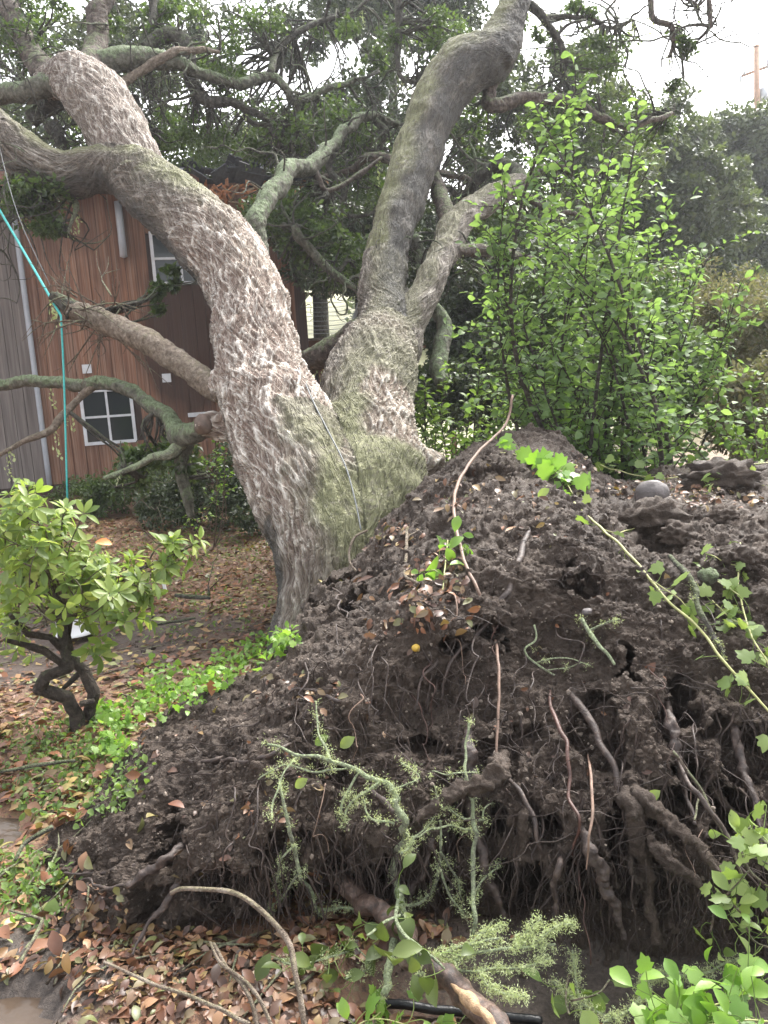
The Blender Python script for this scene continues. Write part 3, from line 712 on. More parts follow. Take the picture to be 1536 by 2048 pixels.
lb('mossy_limb', [(450, 845, 5.9, 20.3), (410, 852, 6.0, 21.1), (368, 872, 6.2, 21.8), (340, 835, 6.4, 14.8), (290, 800, 6.6, 14.0), (230, 768, 6.8, 13.3), (150, 770, 7, 11.7), (60, 765, 7.2, 10.9), (-60, 768, 7.4, 10.1)], 'mossy_bark', n=14, k=70, label='mossy lower limb stretching left in front of the house wall')
P, R = pxpath([(412, 848, 5.87, 24), (403, 850, 5.83, 21)]); V, Q = tube(P, R, 16, 4, .3, 16); mk('cut_face', V, Q, M['cut_wood'], oak)
lb('limb', [(368, 870, 6.2, 16), (352, 895, 6.2, 12), (310, 912, 6.25, 8), (265, 935, 6.3, 6), (212, 952, 6.3, 4)], 'lichen_bark')
lb('limb', [(375, 870, 6.25, 15.6), (365, 930, 6.3, 12.5), (372, 980, 6.35, 10.1), (385, 1030, 6.4, 7.0)], 'mossy_bark')
lb('limb', [(188, 770, 6.9, 9), (155, 800, 6.9, 7), (120, 840, 6.85, 8), (95, 865, 6.8, 7), (40, 885, 6.8, 5), (-10, 915, 6.8, 4)], 'pale_bark')
lb('mossy_limb', [(535, 560, 7.2, 8.5), (518, 500, 7.25, 17.0), (512, 440, 7.3, 19.6), (545, 385, 7.6, 18.7), (575, 345, 8, 18.7), (620, 330, 8.4, 15.3), (650, 300, 8.8, 12.8), (690, 260, 9.2, 10.2), (740, 235, 9.6, 8.5), (800, 250, 9.8, 5.1)], 'mossy_bark', n=16, k=70, label='green mossy limb rising beside the broken roof')
lb('limb', [(588, 450, 8.2, 8), (605, 480, 8.3, 10), (640, 520, 8.4, 9), (685, 560, 8.4, 8), (720, 580, 8.4, 6)], 'mossy_bark')
lb('limb', [(868, 612, 7.1, 12), (890, 650, 7.1, 16), (882, 690, 7.0, 17), (870, 730, 6.9, 18), (880, 765, 6.8, 14)], 'mossy_bark', n=14)
lb('limb', [(825, 472, 7.6, 11), (838, 500, 7.7, 10), (842, 545, 7.6, 9)], 'mossy_bark')
lb('limb', [(590, 735, 7.5, 22), (660, 705, 7.2, 27), (730, 665, 7, 34)], 'limb_bark', n=18, k=40)
lb('limb', [(872, 512, 7.4, 18), (930, 505, 7.5, 14), (990, 508, 7.7, 12), (1060, 525, 7.9, 8)], 'limb_bark', n=12)
lb('limb', [(908, 455, 7.7, 20), (885, 405, 8, 16), (868, 360, 8.4, 14), (850, 330, 8.6, 10), (800, 318, 9, 9), (740, 318, 9.2, 8), (700, 345, 9.4, 6), (640, 355, 9.5, 4)], 'limb_bark')
lb('limb', [(1036, 366, 8.6, 18), (1035, 345, 8.8, 15), (1000, 332, 8.9, 14), (960, 352, 9.1, 13), (935, 385, 9.2, 10), (900, 385, 9.4, 7), (880, 360, 9.5, 4)], 'dark_bark')
lb('limb', [(990, 150, 8.75, 12), (978, 185, 8.8, 13), (985, 215, 8.8, 14), (1060, 197, 9, 12), (1150, 207, 9.2, 10), (1200, 237, 9.4, 9), (1260, 250, 9.6, 8), (1340, 228, 10, 4)], 'limb_bark', k=60)
lb('limb', [(182, 175, 8.5, 28), (190, 80, 9, 21), (205, 0, 9.2, 18), (215, -90, 9.4, 15)], 'limb_bark', n=12)
lb('limb', [(160, 175, 8.8, 32), (100, 172, 8.9, 24), (50, 182, 9, 20), (-40, 195, 9.2, 16)], 'mossy_bark', n=12)
lb('limb', [(130, 175, 9.1, 30), (90, 145, 9.2, 24), (50, 90, 9.5, 20), (25, 20, 9.8, 18), (10, -70, 10, 15)], 'limb_bark', n=12)
lb('limb', [(60, 240, 9.2, 14), (110, 205, 9.2, 16), (140, 190, 9.0, 16)], 'dark_bark')
lb('limb', [(200, 130, 8.75, 26), (245, 118, 8.8, 23), (300, 118, 8.9, 20), (345, 125, 9, 15), (400, 147, 9.2, 11), (480, 170, 9.4, 10), (540, 150, 9.6, 9), (575, 180, 9.7, 8), (592, 207, 9.8, 8), (650, 180, 10, 7), (730, 155, 10.2, 3)], 'mossy_bark', k=90)
lb('limb', [(290, 95, 9.3, 11), (320, 76, 9.4, 14), (358, 72, 9.4, 15), (380, 110, 9.4, 13), (386, 170, 9.4, 13), (420, 202, 9.4, 12), (480, 207, 9.5, 8), (530, 240, 9.7, 6), (560, 292, 9.9, 4)], 'dark_bark', k=70)
lb('limb', [(215, 178, 8.7, 9), (270, 148, 8.8, 9), (350, 106, 8.9, 8), (440, 105, 9.2, 3)], 'pale_bark')
lb('limb', [(540, 148, 9.6, 8), (560, 95, 10, 7), (620, 50, 10.2, 6), (700, 28, 10.4, 4), (760, -20, 10.5, 3)], 'dark_bark')
lb('limb', [(590, 205, 9.8, 7), (600, 260, 10, 6), (580, 300, 10, 5), (620, 330, 10, 3)], 'dark_bark')
lb('limb', [(270, 190, 9.2, 8), (275, 260, 9.3, 9), (240, 300, 9.3, 8), (215, 230, 9.2, 4)], 'dark_bark')
lb('limb', [(100, 250, 8.6, 14), (120, 280, 8.6, 11), (125, 330, 8.7, 7)], 'dark_bark')
lb('limb', [(60, 330, 8.0, 9), (110, 390, 8.0, 7), (150, 405, 8.0, 6), (152, 430, 8, 4), (138, 475, 8, 2.5)], 'lichen_bark')
lb('limb', [(20, 340, 8.0, 9), (15, 400, 8.0, 6), (40, 430, 8.0, 5), (60, 400, 8, 3)], 'lichen_bark')
lb('limb', [(305, -60, 9.6, 7), (308, 30, 9.5, 8), (290, 75, 9.4, 8), (275, 105, 9.3, 7)], 'dark_bark')
for L in ([(1060, 10, 9.2, 9), (1090, 35, 9.3, 8), (1125, 100, 9.5, 6), (1130, 160, 9.6, 3)], [(1085, 35, 9.3, 6), (1160, 35, 9.6, 5), (1215, 55, 9.8, 4), (1265, 40, 10, 2)],
          [(1300, -40, 9, 6), (1305, 30, 9, 6), (1342, 50, 9, 6), (1345, 85, 9.1, 5), (1335, 115, 9.2, 3), (1360, 75, 9.2, 2)], [(1410, -40, 9, 5), (1420, 25, 9, 5), (1415, 60, 9, 4), (1385, 88, 9.2, 3), (1365, 120, 9.3, 2)],
          [(1350, -20, 9.1, 4), (1400, 20, 9.1, 3)], [(800, -60, 10, 8), (798, 60, 10, 7), (800, 150, 10, 5), (835, 170, 10, 4)], [(870, 345, 8.6, 7), (920, 350, 8.8, 6), (940, 360, 9, 4)],
          [(690, 265, 9.2, 8), (660, 330, 9.3, 7), (690, 380, 9.3, 6), (685, 430, 9.3, 5), (740, 430, 9.4, 4), (770, 390, 9.5, 3)], [(620, 330, 8.4, 8), (650, 380, 8.5, 6), (700, 360, 8.7, 5), (760, 320, 8.9, 4)], [(480, 200, 9.5, 6), (500, 240, 9.6, 5), (545, 250, 9.8, 4), (600, 235, 10, 3)],
          [(750, 240, 9.6, 7), (770, 265, 9.6, 6), (745, 300, 9.7, 5), (700, 290, 9.8, 4)], [(1045, 365, 8.6, 12), (1100, 330, 9, 8), (1160, 345, 9.4, 6), (1220, 330, 9.8, 3)], [(1040, 380, 8.6, 9), (1090, 420, 8.8, 7), (1150, 430, 9, 5), (1250, 445, 9.4, 3)]):
    lb('branch', L, 'dark_bark' if L[0][2] > 9.15 else 'limb_bark', n=7)

# ------------------------------------------------------------------ generic branching + leaf clumps
def grow(trunk, targets, seed, wob=.18, r_tip=.006, r_base=.2, expo=2.4, nsides=6, steps=7):
    """trunk: (k,3) polyline. Returns tube mesh parts as (V,Q) and the list of twig paths"""
    rg = np.random.default_rng(seed)
    N = [np.asarray(p, float) for p in trunk]; par = [-1] + list(range(len(N) - 1)); cost = [0.0] * len(N)
    for i in range(1, len(N)): cost[i] = cost[i - 1] + np.linalg.norm(N[i] - N[i - 1])
    paths = [list(range(len(N)))]
    T = np.asarray(targets); order = np.argsort(np.linalg.norm(T - N[-1], axis=1))
    k0 = max(1, len(N) // 3)
    for t in T[order]:
        A = np.array(N); dd = np.linalg.norm(A - t, axis=1) + .25 * np.array(cost); dd[:k0] += 1e3 if len(N) > k0 else 0
        j = int(np.argmin(dd)); a = N[j]; L = np.linalg.norm(t - a); st = max(3, min(steps, int(L / .15)))
        side = rg.normal(size=3) * wob * L; sd2 = rg.normal(size=3) * wob * .6 * L; p = [j]
        for q in range(1, st + 1):
            f = q / st; w = math.sin(math.pi * f); w2 = math.sin(2 * math.pi * f)
            N.append(a + (t - a) * f + side * w + sd2 * w2 + rg.normal(size=3) * wob * .10 * L * (q < st)); par.append(p[-1]); cost.append(cost[p[-1]] + L / st); p.append(len(N) - 1)
        paths.append(p)
    w = np.zeros(len(N)); ch = np.zeros(len(N), int)
    for i, p in enumerate(par):
        if p >= 0: ch[p] += 1
    for i in range(len(N) - 1, -1, -1):
        if ch[i] == 0: w[i] += 1.0
        if par[i] >= 0: w[par[i]] += w[i]
    R = r_tip * np.maximum(w, .6) ** (1 / expo); R = R * min(1.0, r_base / R[0]) if R[0] > r_base else R
    A = np.array(N); out = []
    for c, p in enumerate(paths):
        r = R[p].copy()
        if c: r[0] = min(r[0], r[1] * 1.25)
        else: r = np.maximum(r, np.linspace(r_base, R[p[-1]], len(p)))
        out.append(tube(A[p], r, nsides if c else nsides + 4, (len(p) - 1) * 2 + 1, .15 if nsides > 4 else 0, 4, seed + c))
    return out, [A[p] for p in paths[1:]]
def clump_leaves(C, rads, nper, size, seed, droop=.35, flat=.75):
    rg = np.random.default_rng(seed); P = []; 
    k = np.repeat(np.arange(len(C)), nper); n = len(k)
    g = rg.normal(size=(n, 3)); g = g / np.linalg.norm(g, axis=1)[:, None] * (rg.random(n) ** .45)[:, None]
    # sub-bunches inside each clump make gaps and dark / light groups
    b = rg.normal(size=(len(C), 7, 3)); b = b / np.linalg.norm(b, axis=2)[..., None] * (rg.random((len(C), 7, 1)) ** .5)
    which = rg.integers(0, 7, n)
    off = b[k, which] * .8 + g * .42
    P = C[k] + off * np.asarray(rads)[k][:, None] * np.array([1, 1, flat])
    D = unit(rg.normal(size=(n, 3)) + off * .8 + np.array([0, 0, -droop])); Nn = unit(rg.normal(size=(n, 3)) * .7 + np.array([0, 0, .9]) + off * .3)
    return P, D, Nn, size * rg.uniform(.65, 1.3, n)
def blobs(L, seed):
    """[(px,py,rx,ry,d,depth_spread,n,clump_r)] -> clump centres, radii"""
    rg = np.random.default_rng(seed); C = []; R = []
    for px, py, rx, ry, dd, sp, n, cr_ in L:
        for q in range(n):
            a = rg.uniform(0, 2 * math.pi); r = rg.random() ** .5
            C.append(at(px + rx * r * math.cos(a), py + ry * r * math.sin(a), dd + rg.uniform(-sp, sp))); R.append(cr_ * rg.uniform(.7, 1.3))
    return np.array(C), np.array(R)
def bg_tree(name, label, cat, base, trunk_px, bl, nper, size, mat, seed, r_base=.22, barkm='dark_bark', group=None, wob=.2):
    C, R = blobs(bl, seed)
    tp = [np.array(base)] + [at(*q) for q in trunk_px]
    tp = cr(np.array(tp), 3 * len(tp))
    root = thing(name, label, cat, base, group)
    tubes, _ = grow(tp, C, seed, wob, .012, r_base)
    mb = MB(); mb.add(*tubes[0]); mb.build('trunk', M[barkm], root)
    mb = MB()
    for v, q in tubes[1:]: mb.add(v, q)
    mb.build('branches', M[barkm], root, True, 'stuff')
    P, D, Nn, S = clump_leaves(C, R, nper, size, seed + 1)
    ok = P[:, 2] > .1
    V, Fs = leaf_batch(L_FAR, P[ok], D[ok], Nn[ok], S[ok]); mk('crown', V, Fs, M[mat], root, True, None, 'stuff')
    return root
def gp(px, d_, z_=None):
    """ground point under picture column px at depth d_"""
    p = at(px, 800, d_); h = ground_h(np.array([p[0]]), np.array([p[1]]))[0]
    return np.array([p[0], p[1], h - .05 if z_ is None else z_])
# trees behind
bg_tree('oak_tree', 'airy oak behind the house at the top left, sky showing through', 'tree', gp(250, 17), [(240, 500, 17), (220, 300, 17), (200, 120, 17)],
        [(90, 80, 200, 150, 17, 1.5, 32, .5), (300, 60, 170, 110, 17, 1.5, 22, .5), (330, 240, 150, 90, 16.5, 1, 24, .5), (60, 250, 140, 80, 16.5, 1, 22, .55), (200, -150, 300, 120, 17, 2, 36, .8)], 170, .12, 'oak_leaf_far', 101, .2)
bg_tree('oak_tree', 'dense dark oak behind the broken roof in the middle', 'tree', gp(640, 16.5), [(640, 600, 16.5), (610, 420, 16.5), (600, 250, 16.5)],
        [(620, 290, 150, 80, 16.5, 1.3, 34, .46), (730, 200, 100, 100, 16, 1, 18, .45), (640, 400, 150, 120, 16, 1.2, 50, .55), (500, 90, 150, 70, 17, 1, 10, .4), (450, 320, 110, 40, 15.8, .8, 16, .4)], 270, .12, 'oak_leaf', 102, .22)
bg_tree('oak_tree', 'tall oak whose dark crown hangs into the top of the view', 'tree', gp(800, 20), [(800, 500, 20), (790, 300, 20), (780, 60, 20), (770, -100, 20)],
        [(770, 20, 130, 70, 19.5, 1.2, 46, .6), (880, 0, 90, 50, 19.5, 1, 22, .6), (640, 10, 110, 50, 20, 1, 8, .5), (800, -180, 260, 150, 20, 2, 60, .9), (800, 200, 90, 60, 20, 1, 10, .5)], 190, .13, 'oak_leaf', 103, .24)
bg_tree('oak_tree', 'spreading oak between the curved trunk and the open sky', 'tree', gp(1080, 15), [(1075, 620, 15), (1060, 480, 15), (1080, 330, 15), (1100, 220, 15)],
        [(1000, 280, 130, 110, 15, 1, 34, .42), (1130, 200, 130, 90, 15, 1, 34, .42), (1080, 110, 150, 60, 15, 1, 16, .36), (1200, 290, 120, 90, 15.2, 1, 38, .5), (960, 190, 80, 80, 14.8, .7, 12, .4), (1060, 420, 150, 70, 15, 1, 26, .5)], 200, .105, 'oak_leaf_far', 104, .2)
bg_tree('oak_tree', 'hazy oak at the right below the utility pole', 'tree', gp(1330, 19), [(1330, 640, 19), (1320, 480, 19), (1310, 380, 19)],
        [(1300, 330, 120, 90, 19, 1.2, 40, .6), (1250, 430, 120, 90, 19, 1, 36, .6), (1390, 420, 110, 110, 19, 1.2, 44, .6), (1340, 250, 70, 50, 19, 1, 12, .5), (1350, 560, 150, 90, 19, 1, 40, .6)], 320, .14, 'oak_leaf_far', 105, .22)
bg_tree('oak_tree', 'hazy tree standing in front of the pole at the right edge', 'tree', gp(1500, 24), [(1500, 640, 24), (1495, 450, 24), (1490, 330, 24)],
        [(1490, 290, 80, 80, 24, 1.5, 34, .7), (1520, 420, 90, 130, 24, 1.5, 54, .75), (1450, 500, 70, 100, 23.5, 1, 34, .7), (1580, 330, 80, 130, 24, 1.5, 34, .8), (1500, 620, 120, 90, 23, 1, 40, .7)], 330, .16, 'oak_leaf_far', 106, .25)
bg_tree('oak_tree', 'deeply shaded oak thicket behind the fallen trunk, right of the deck', 'tree', gp(960, 11.5), [(960, 740, 11.5), (950, 640, 11.5), (960, 540, 11.5)],
        [(960, 600, 90, 130, 11.5, .8, 56, .4), (920, 690, 70, 70, 11.5, .5, 28, .36), (1060, 560, 110, 90, 12, .8, 36, .4), (840, 500, 70, 60, 12, .6, 14, .36), (1000, 760, 130, 60, 11.5, .6, 44, .36), (880, 790, 90, 50, 10.5, .5, 30, .3), (900, 450, 110, 50, 12.5, .6, 20, .36)], 330, .085, 'oak_leaf', 107, .14, 'dark_bark', None, .3)
bg_tree('oak_tree', 'leafy tree leaning over the deck railing behind the forked trunk', 'tree', gp(700, 14.4), [(720, 620, 14.4), (700, 500, 14), (690, 420, 13.5)],
        [(660, 480, 80, 90, 13, .7, 34, .4), (600, 420, 70, 60, 12.5, .6, 22, .38), (740, 470, 80, 80, 13.5, .7, 26, .42), (700, 560, 20, 40, 14.2, .4, 6, .3), (570, 430, 30, 30, 12.6, .3, 5, .25)], 330, .09, 'oak_leaf', 108, .12)
# hillside brush and far wood
def mass(name, label, bl, nper, size, mat, seed, flat=.8, tpl=L_FAR):
    C, R = blobs(bl, seed)
    if name == 'woods': cx, cy, _ = proj(C); k = (np.abs(cx - 612) > 115) | (cy < 420); C, R = C[k], R[k]
    P, D, Nn, S = clump_leaves(C, R, nper, size, seed + 1, .1, flat)
    h = ground_h(P[:, 0], P[:, 1], False); ok = P[:, 2] > h - .1
    V, Fs = leaf_batch(tpl, P[ok], D[ok], Nn[ok], S[ok])
    o = mk(name, V, Fs, M[mat], None, True, None, 'stuff'); o['label'] = label; return o
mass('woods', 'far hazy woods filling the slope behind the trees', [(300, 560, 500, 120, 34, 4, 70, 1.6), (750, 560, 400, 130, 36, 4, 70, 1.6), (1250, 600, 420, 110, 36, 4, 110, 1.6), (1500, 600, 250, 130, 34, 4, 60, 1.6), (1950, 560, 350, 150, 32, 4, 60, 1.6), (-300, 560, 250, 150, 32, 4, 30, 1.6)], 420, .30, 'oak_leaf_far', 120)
mass('brush', 'pale dry brush on the slope at the right', [(1480, 700, 120, 120, 9.5, .8, 70, .34), (1400, 620, 160, 90, 12, 1, 50, .4), (1500, 830, 90, 60, 7.5, .6, 36, .25), (1750, 800, 160, 90, 8.5, .9, 60, .34), (1950, 720, 200, 130, 12, 1.2, 50, .45)], 260, .07, 'dry_brush', 121, 1, L_LANCE)

# ------------------------------------------------------------------ foliage and twigs still on the fallen oak
bl = [(60, 400, 70, 50, 8.2, .5, 16, .22), (110, 450, 30, 30, 8.0, .2, 5, .14), (370, 270, 90, 40, 10.2, .6, 18, .26), (440, 300, 80, 24, 13.8, .4, 18, .3), (540, 270, 60, 50, 10.5, .5, 12, .26), (300, 40, 80, 40, 9.6, .5, 8, .2), (480, 40, 90, 60, 10, .6, 9, .2), (420, 140, 70, 60, 9.8, .5, 12, .25),
      (50, 60, 80, 70, 9.8, .5, 16, .26), (640, 260, 80, 60, 10, .6, 22, .28), (560, 420, 60, 50, 8.8, .4, 16, .24), (620, 470, 60, 40, 8.6, .3, 14, .22), (690, 90, 80, 60, 10.4, .5, 7, .2), (740, 330, 60, 70, 10, .5, 18, .26), (860, 60, 80, 60, 10.2, .5, 16, .26), (1120, 50, 90, 60, 9.9, .5, 6, .16), (1210, 90, 60, 60, 10, .5, 8, .22),
      (1140, 250, 90, 60, 9.7, .5, 16, .25), (1290, 260, 60, 50, 10, .4, 8, .24), (920, 260, 50, 60, 9.5, .4, 8, .25), (1100, 360, 90, 50, 9.6, .5, 12, .24), (960, 420, 60, 40, 9.4, .4, 8, .22), (310, 600, 20, 30, 7.2, .1, 3, .07), (350, 560, 20, 20, 7.2, .1, 2, .06), (1370, 120, 40, 60, 9.3, .3, 4, .12),
      (180, 300, 60, 60, 9.3, .4, 8, .22), (700, 520, 50, 40, 8.6, .3, 8, .2), (300, 930, 50, 30, 6.9, .3, 8, .13), (350, 910, 40, 40, 6.6, .3, 8, .14)]
C, R = blobs(bl, 130)
allp = np.concatenate([c for c, _ in LIMBP]); mbt = MB(); rg = np.random.default_rng(131)
mids = []
for c, r in zip(C, R):
    j = np.argmin(np.linalg.norm(allp - c, axis=1)); a = allp[j]; L = np.linalg.norm(c - a); s1 = rg.normal(size=3) * .16 * L
    for q in range(3):
        e = c + rg.normal(size=3) * r * .6; pts = np.array([a, a + (e - a) * .33 + s1, a + (e - a) * .66 + s1 * .6 + rg.normal(size=3) * .08 * L, e])
        mbt.add(*tube(pts, [.016, .012, .008, .003], 5, 9, 0))
for (c, dd) in LIMBP:                                    # bare crooked twigs along the limbs
    if dd < 7.5: continue
    for q in range(7):
        j = rg.integers(len(c) // 4, len(c)); a = c[j]; v = unit(rg.normal(size=3)) * rg.uniform(.2, .75); v[2] -= .1
        m1 = a + v * .4 + rg.normal(size=3) * .06; m2 = a + v * .75 + rg.normal(size=3) * .1
        mbt.add(*tube(np.array([a, m1, m2, a + v]), [.012, .008, .006, .002], 5, 10, 0))
mbl = MB()
for q in range(120):
    c, dd = LIMBP[rg.integers(6, len(LIMBP))]; p_ = c[rg.integers(len(c) // 3, len(c))]
    if proj(p_)[2][0] < 7.6: continue
    v = unit(rg.normal(size=3) * np.array([1, .6, .8])); pts = [p_]; L = rg.uniform(.5, 1.7)
    for s_ in range(9): v = unit(v + rg.normal(size=3) * .55 + np.array([0, 0, -.04])); pts.append(pts[-1] + v * L / 9)
    r0_ = rg.uniform(.008, .022); (mbl if q % 2 else mbt).add(*tube(np.array(pts), np.linspace(r0_, .003, 10), 6, 30, .2, 12, q))
    for w in range(4):
        a = pts[rg.integers(3, 10)]; vv = unit(rg.normal(size=3)); pp = [a]
        for s_ in range(4): vv = unit(vv + rg.normal(size=3) * .5); pp.append(pp[-1] + vv * .1)
        mbt.add(*tube(np.array(pp), np.linspace(.006, .002, 5), 4, 10, 0))
mbl.build('crooked_branches', M['mossy_bark'], oak, True, 'stuff')
mbt.build('twigs', M['dark_bark'], oak, True, 'stuff')
P, D, Nn, S = clump_leaves(C, R, 150, .055, 132, .3, .8)
V, Fs = leaf_batch(L_FAR, P, D, Nn, S * 1.1); mk('foliage', V, Fs, M['oak_leaf_light'], oak, True, None, 'stuff')
# dead twigs around the snapped limb
mbt = MB()
for q in range(26):
    a = at(rg.uniform(110, 250), rg.uniform(585, 665), 6.4 + rg.uniform(-.2, .3)); v = (rg.normal() * .5 - .25) * _r + rg.normal() * .45 * _u + rg.normal() * .3 * _f; v = unit(v) * rg.uniform(.25, .75)
    m1 = a + v * .45 + rg.normal(size=3) * .07; e = a + v
    mbt.add(*tube(np.array([a, m1, e]), [.009, .006, .002], 5, 9, 0))
    for w in range(2):
        e2 = m1 + unit(v + rg.normal(size=3) * .3) * rg.uniform(.12, .3); mbt.add(*tube(np.array([m1, (m1 + e2) / 2 + rg.normal(size=3) * .02, e2]), [.005, .004, .0015], 4, 6, 0))
mbt.build('dead_twigs', M['twig_bark'], oak, True, 'stuff')
# lichen beards hanging from limbs
mbt = MB(); PL = []; 
for q in range(90):
    c, dd = LIMBP[rg.integers(len(LIMBP))]; a = c[rg.integers(len(c))]; L = rg.uniform(.05, .28); n = int(L / .012)
    PL.append(a + np.stack([rg.normal(size=n) * .018, rg.normal(size=n) * .018, -np.linspace(0, L, n)], 1))
PL = np.concatenate(PL); n = len(PL)
V, Fs = leaf_batch(L_FAR, PL, unit(rg.normal(size=(n, 3)) * .5 + np.array([0, 0, -1])), rg.normal(size=(n, 3)), rg.uniform(.02, .045, n)); mk('lichen', V, Fs, M['lichen'], oak, True, None, 'stuff')

# ================================================================== HOUSE
W0 = at(0, 800, 12.4); W1 = at(590, 770, 13.7)
hu = unit((W1 - W0) * np.array([1, 1, 0])); hn = np.array([hu[1], -hu[0], 0.]); 
if hn @ (CAMP - W0) < 0: hn = -hn
hz = np.array([0, 0, 1.]); HO = np.array([W0[0], W0[1], 0.])
def wall_uv(px, py, o=0.):
    q = ray(px, py); t = ((HO + hn * o - CAMP) @ hn) / (q @ hn); p = CAMP + t * q - HO; return p @ hu, p[2]
def HP(u, zz, o=0.): return HO + hu * u + hz * zz + hn * o
house = thing('house', 'brown redwood board house half hidden behind the fallen oak, roof edge smashed', 'house', HO)
HAX = np.array([hu, hn, hz])
def hbox(u0, u1, z0, z1, o0, o1):
    return box(HP((u0 + u1) / 2, (z0 + z1) / 2, (o0 + o1) / 2), (u1 - u0, o1 - o0, z1 - z0), HAX)
def hpart(name, mat, *boxes, parent=house, smooth=False):
    mb = MB()
    for b in boxes: mb.add(*hbox(*b))
    return mb.build(name, M[mat], parent, smooth)
uR, _ = wall_uv(592, 600); uG, _ = wall_uv(62, 700); ZT = 4.95
hpart('wall', 'wet_redwood', (-6, uR - .03, .0, ZT, -4.5, -.06))
u = uG; k = 0; rg = np.random.default_rng(140)
wins = []
def win_rect(a, b): (u0, z1), (u1, z0) = wall_uv(*a), wall_uv(*b); return u0, u1, z0, z1
WA = win_rect((164, 786), (268, 878)); WB = win_rect((304, 470), (416, 562))
wins = [WA, WB]
def plank(u0, u1, z0, z1, mat, o):
    hpart('plank', mat, (u0, u1, z0, z1, -.055, o))
while u < uR:                                           # vertical boards, cut round the windows
    w = rg.uniform(.17, .23); u1 = min(u + w, uR); o = rg.uniform(-.004, .008); segs = [(.25, ZT)]
    for (a, b, z0, z1) in wins:
        if u1 > a - .02 and u < b + .02:
            segs = [s for (s0, s1) in segs for s in ((s0, min(s1, z0 - .03)), (max(s0, z1 + .03), s1)) if s[1] - s[0] > .05]
    for s0, s1 in segs: plank(u + .004, u1 - .004, s0, s1, 'redwood', o)
    u = u1
u = uG
while u > -3.2:
    w = rg.uniform(.16, .2); plank(u - w + .004, u - .004, .25, ZT, 'grey_board', -.01 + rg.uniform(-.003, .006)); u -= w
def window(rc, label):
    u0, u1, z0, z1 = rc; f = hpart('window', 'window_white', (u0 - .05, u1 + .05, z1, z1 + .05, -.05, .03), (u0 - .05, u1 + .05, z0 - .05, z0, -.05, .035), (u0 - .05, u0, z0, z1, -.05, .03), (u1, u1 + .05, z0, z1, -.05, .03))
    f['label'] = label
    um, zm = (u0 + u1) / 2, (z0 + z1) / 2
    hpart('muntin', 'window_white', (um - .018, um + .018, z0, z1, -.04, .012), parent=f); hpart('muntin', 'window_white', (u0, um - .018, zm - .018, zm + .018, -.04, .010), (um + .018, u1, zm - .018, zm + .018, -.04, .010), parent=f)
    for a, b in ((u0, um - .018), (um + .018, u1)):
        for c, e in ((z0, zm - .018), (zm + .018, z1)): hpart('pane', 'glass', (a, b, c, e, -.035, -.02), parent=f)
window(WA, 'lower white four-pane window'); window(WB, 'upper white window partly behind the trunk')
# small sill strip beside the trunk, vents, pipes
a = wall_uv(376, 832); b = wall_uv(425, 822); hpart('window_sill', 'window_white', (a[0], b[0], a[1] - .02, a[1] + .05, 0.01, .05))
for (x, y) in ((174, 738), (333, 756)):
    a = wall_uv(x, y); hpart('vent', 'window_white', (a[0] - .07, a[0] + .07, a[1] - .07, a[1] + .07, .012, .05))
V, Q = tube([HP(uG + .02, .25, .06), HP(uG + .02, 2.5, .06), HP(uG + .02, ZT, .06)], [.042] * 3, 10, 12); mk('downpipe', V, Q, M['pipe_grey'], house)
a = wall_uv(240, 445); b = wall_uv(245, 515); V, Q = tube([HP(a[0], a[1] + .3, .07), HP(a[0], b[1], .07)], [.06] * 2, 12, 4); mk('downpipe', V, Q, M['pipe_grey'], house)
# dark water stain boards where the roof drained: shape of its own on the wall
# roof : left part intact, broken away towards the right
def roof_slab(u0, u1, o0, o1, z0, z1, t=.12):
    V = np.array([HP(u0, z0, o0), HP(u1, z0, o0), HP(u1, z1, o1), HP(u0, z1, o1), HP(u0, z0 - t, o0), HP(u1, z0 - t, o0), HP(u1, z1 - t, o1), HP(u0, z1 - t, o1)])
    return V, np.array([[0, 1, 2, 3], [7, 6, 5, 4], [0, 4, 5, 1], [1, 5, 6, 2], [2, 6, 7, 3], [3, 7, 4, 0]])
uE, zE = wall_uv(400, 385, .5)
V, Q = roof_slab(-6, uE, .55, -3, ZT + .0, ZT + .95); rf = mk('roof', V, Q, M['shingle'], house, False)
V, Q = roof_slab(-6, uE, .56, .50, ZT - .02, ZT - .01, .2); mk('fascia', V, Q, M['fascia'], house, False)
for k in range(7):                                      # exposed rafters, some snapped
    uu = uE + .1 + k * .32; L = rg.uniform(.2, .55); hpart('rafter', 'raw_wood', (uu, uu + .05, ZT - .15, ZT - .02, -.6, L))
for k in range(34):                                     # torn shingles tilted every way along the broken edge
    uu = rg.uniform(uE - .5, uE + 1.9); c = HP(uu, ZT + rg.uniform(-.05, .22), rg.uniform(-.1, .6)); ax = np.array(Matrix.Rotation(rg.normal() * .35, 3, Vector(hn)) @ Matrix.Rotation(rg.normal() * .35 - .3, 3, Vector(hu))) @ HAX.T
    mk('shingle', *box(c, (rg.uniform(.25, .5), rg.uniform(.2, .35), .018), ax.T), M['shingle'], house, False)
for k in range(30):                                     # splintered orange wood
    x, y = rg.choice([(470, 395), (445, 375), (430, 400), (505, 385)]); c = HP(*wall_uv(x + rg.normal() * 16, y + rg.normal() * 8, .45), .45); v = unit(hu * rg.normal() + hz * rg.normal() * .5 + hn * rg.normal() * .4) * rg.uniform(.08, .22)
    mk('splinter', *bar(c - v, c + v, rg.uniform(.015, .04), rg.uniform(.008, .03)), M['raw_wood'] if k % 4 else M['pale_wood'], house, False)
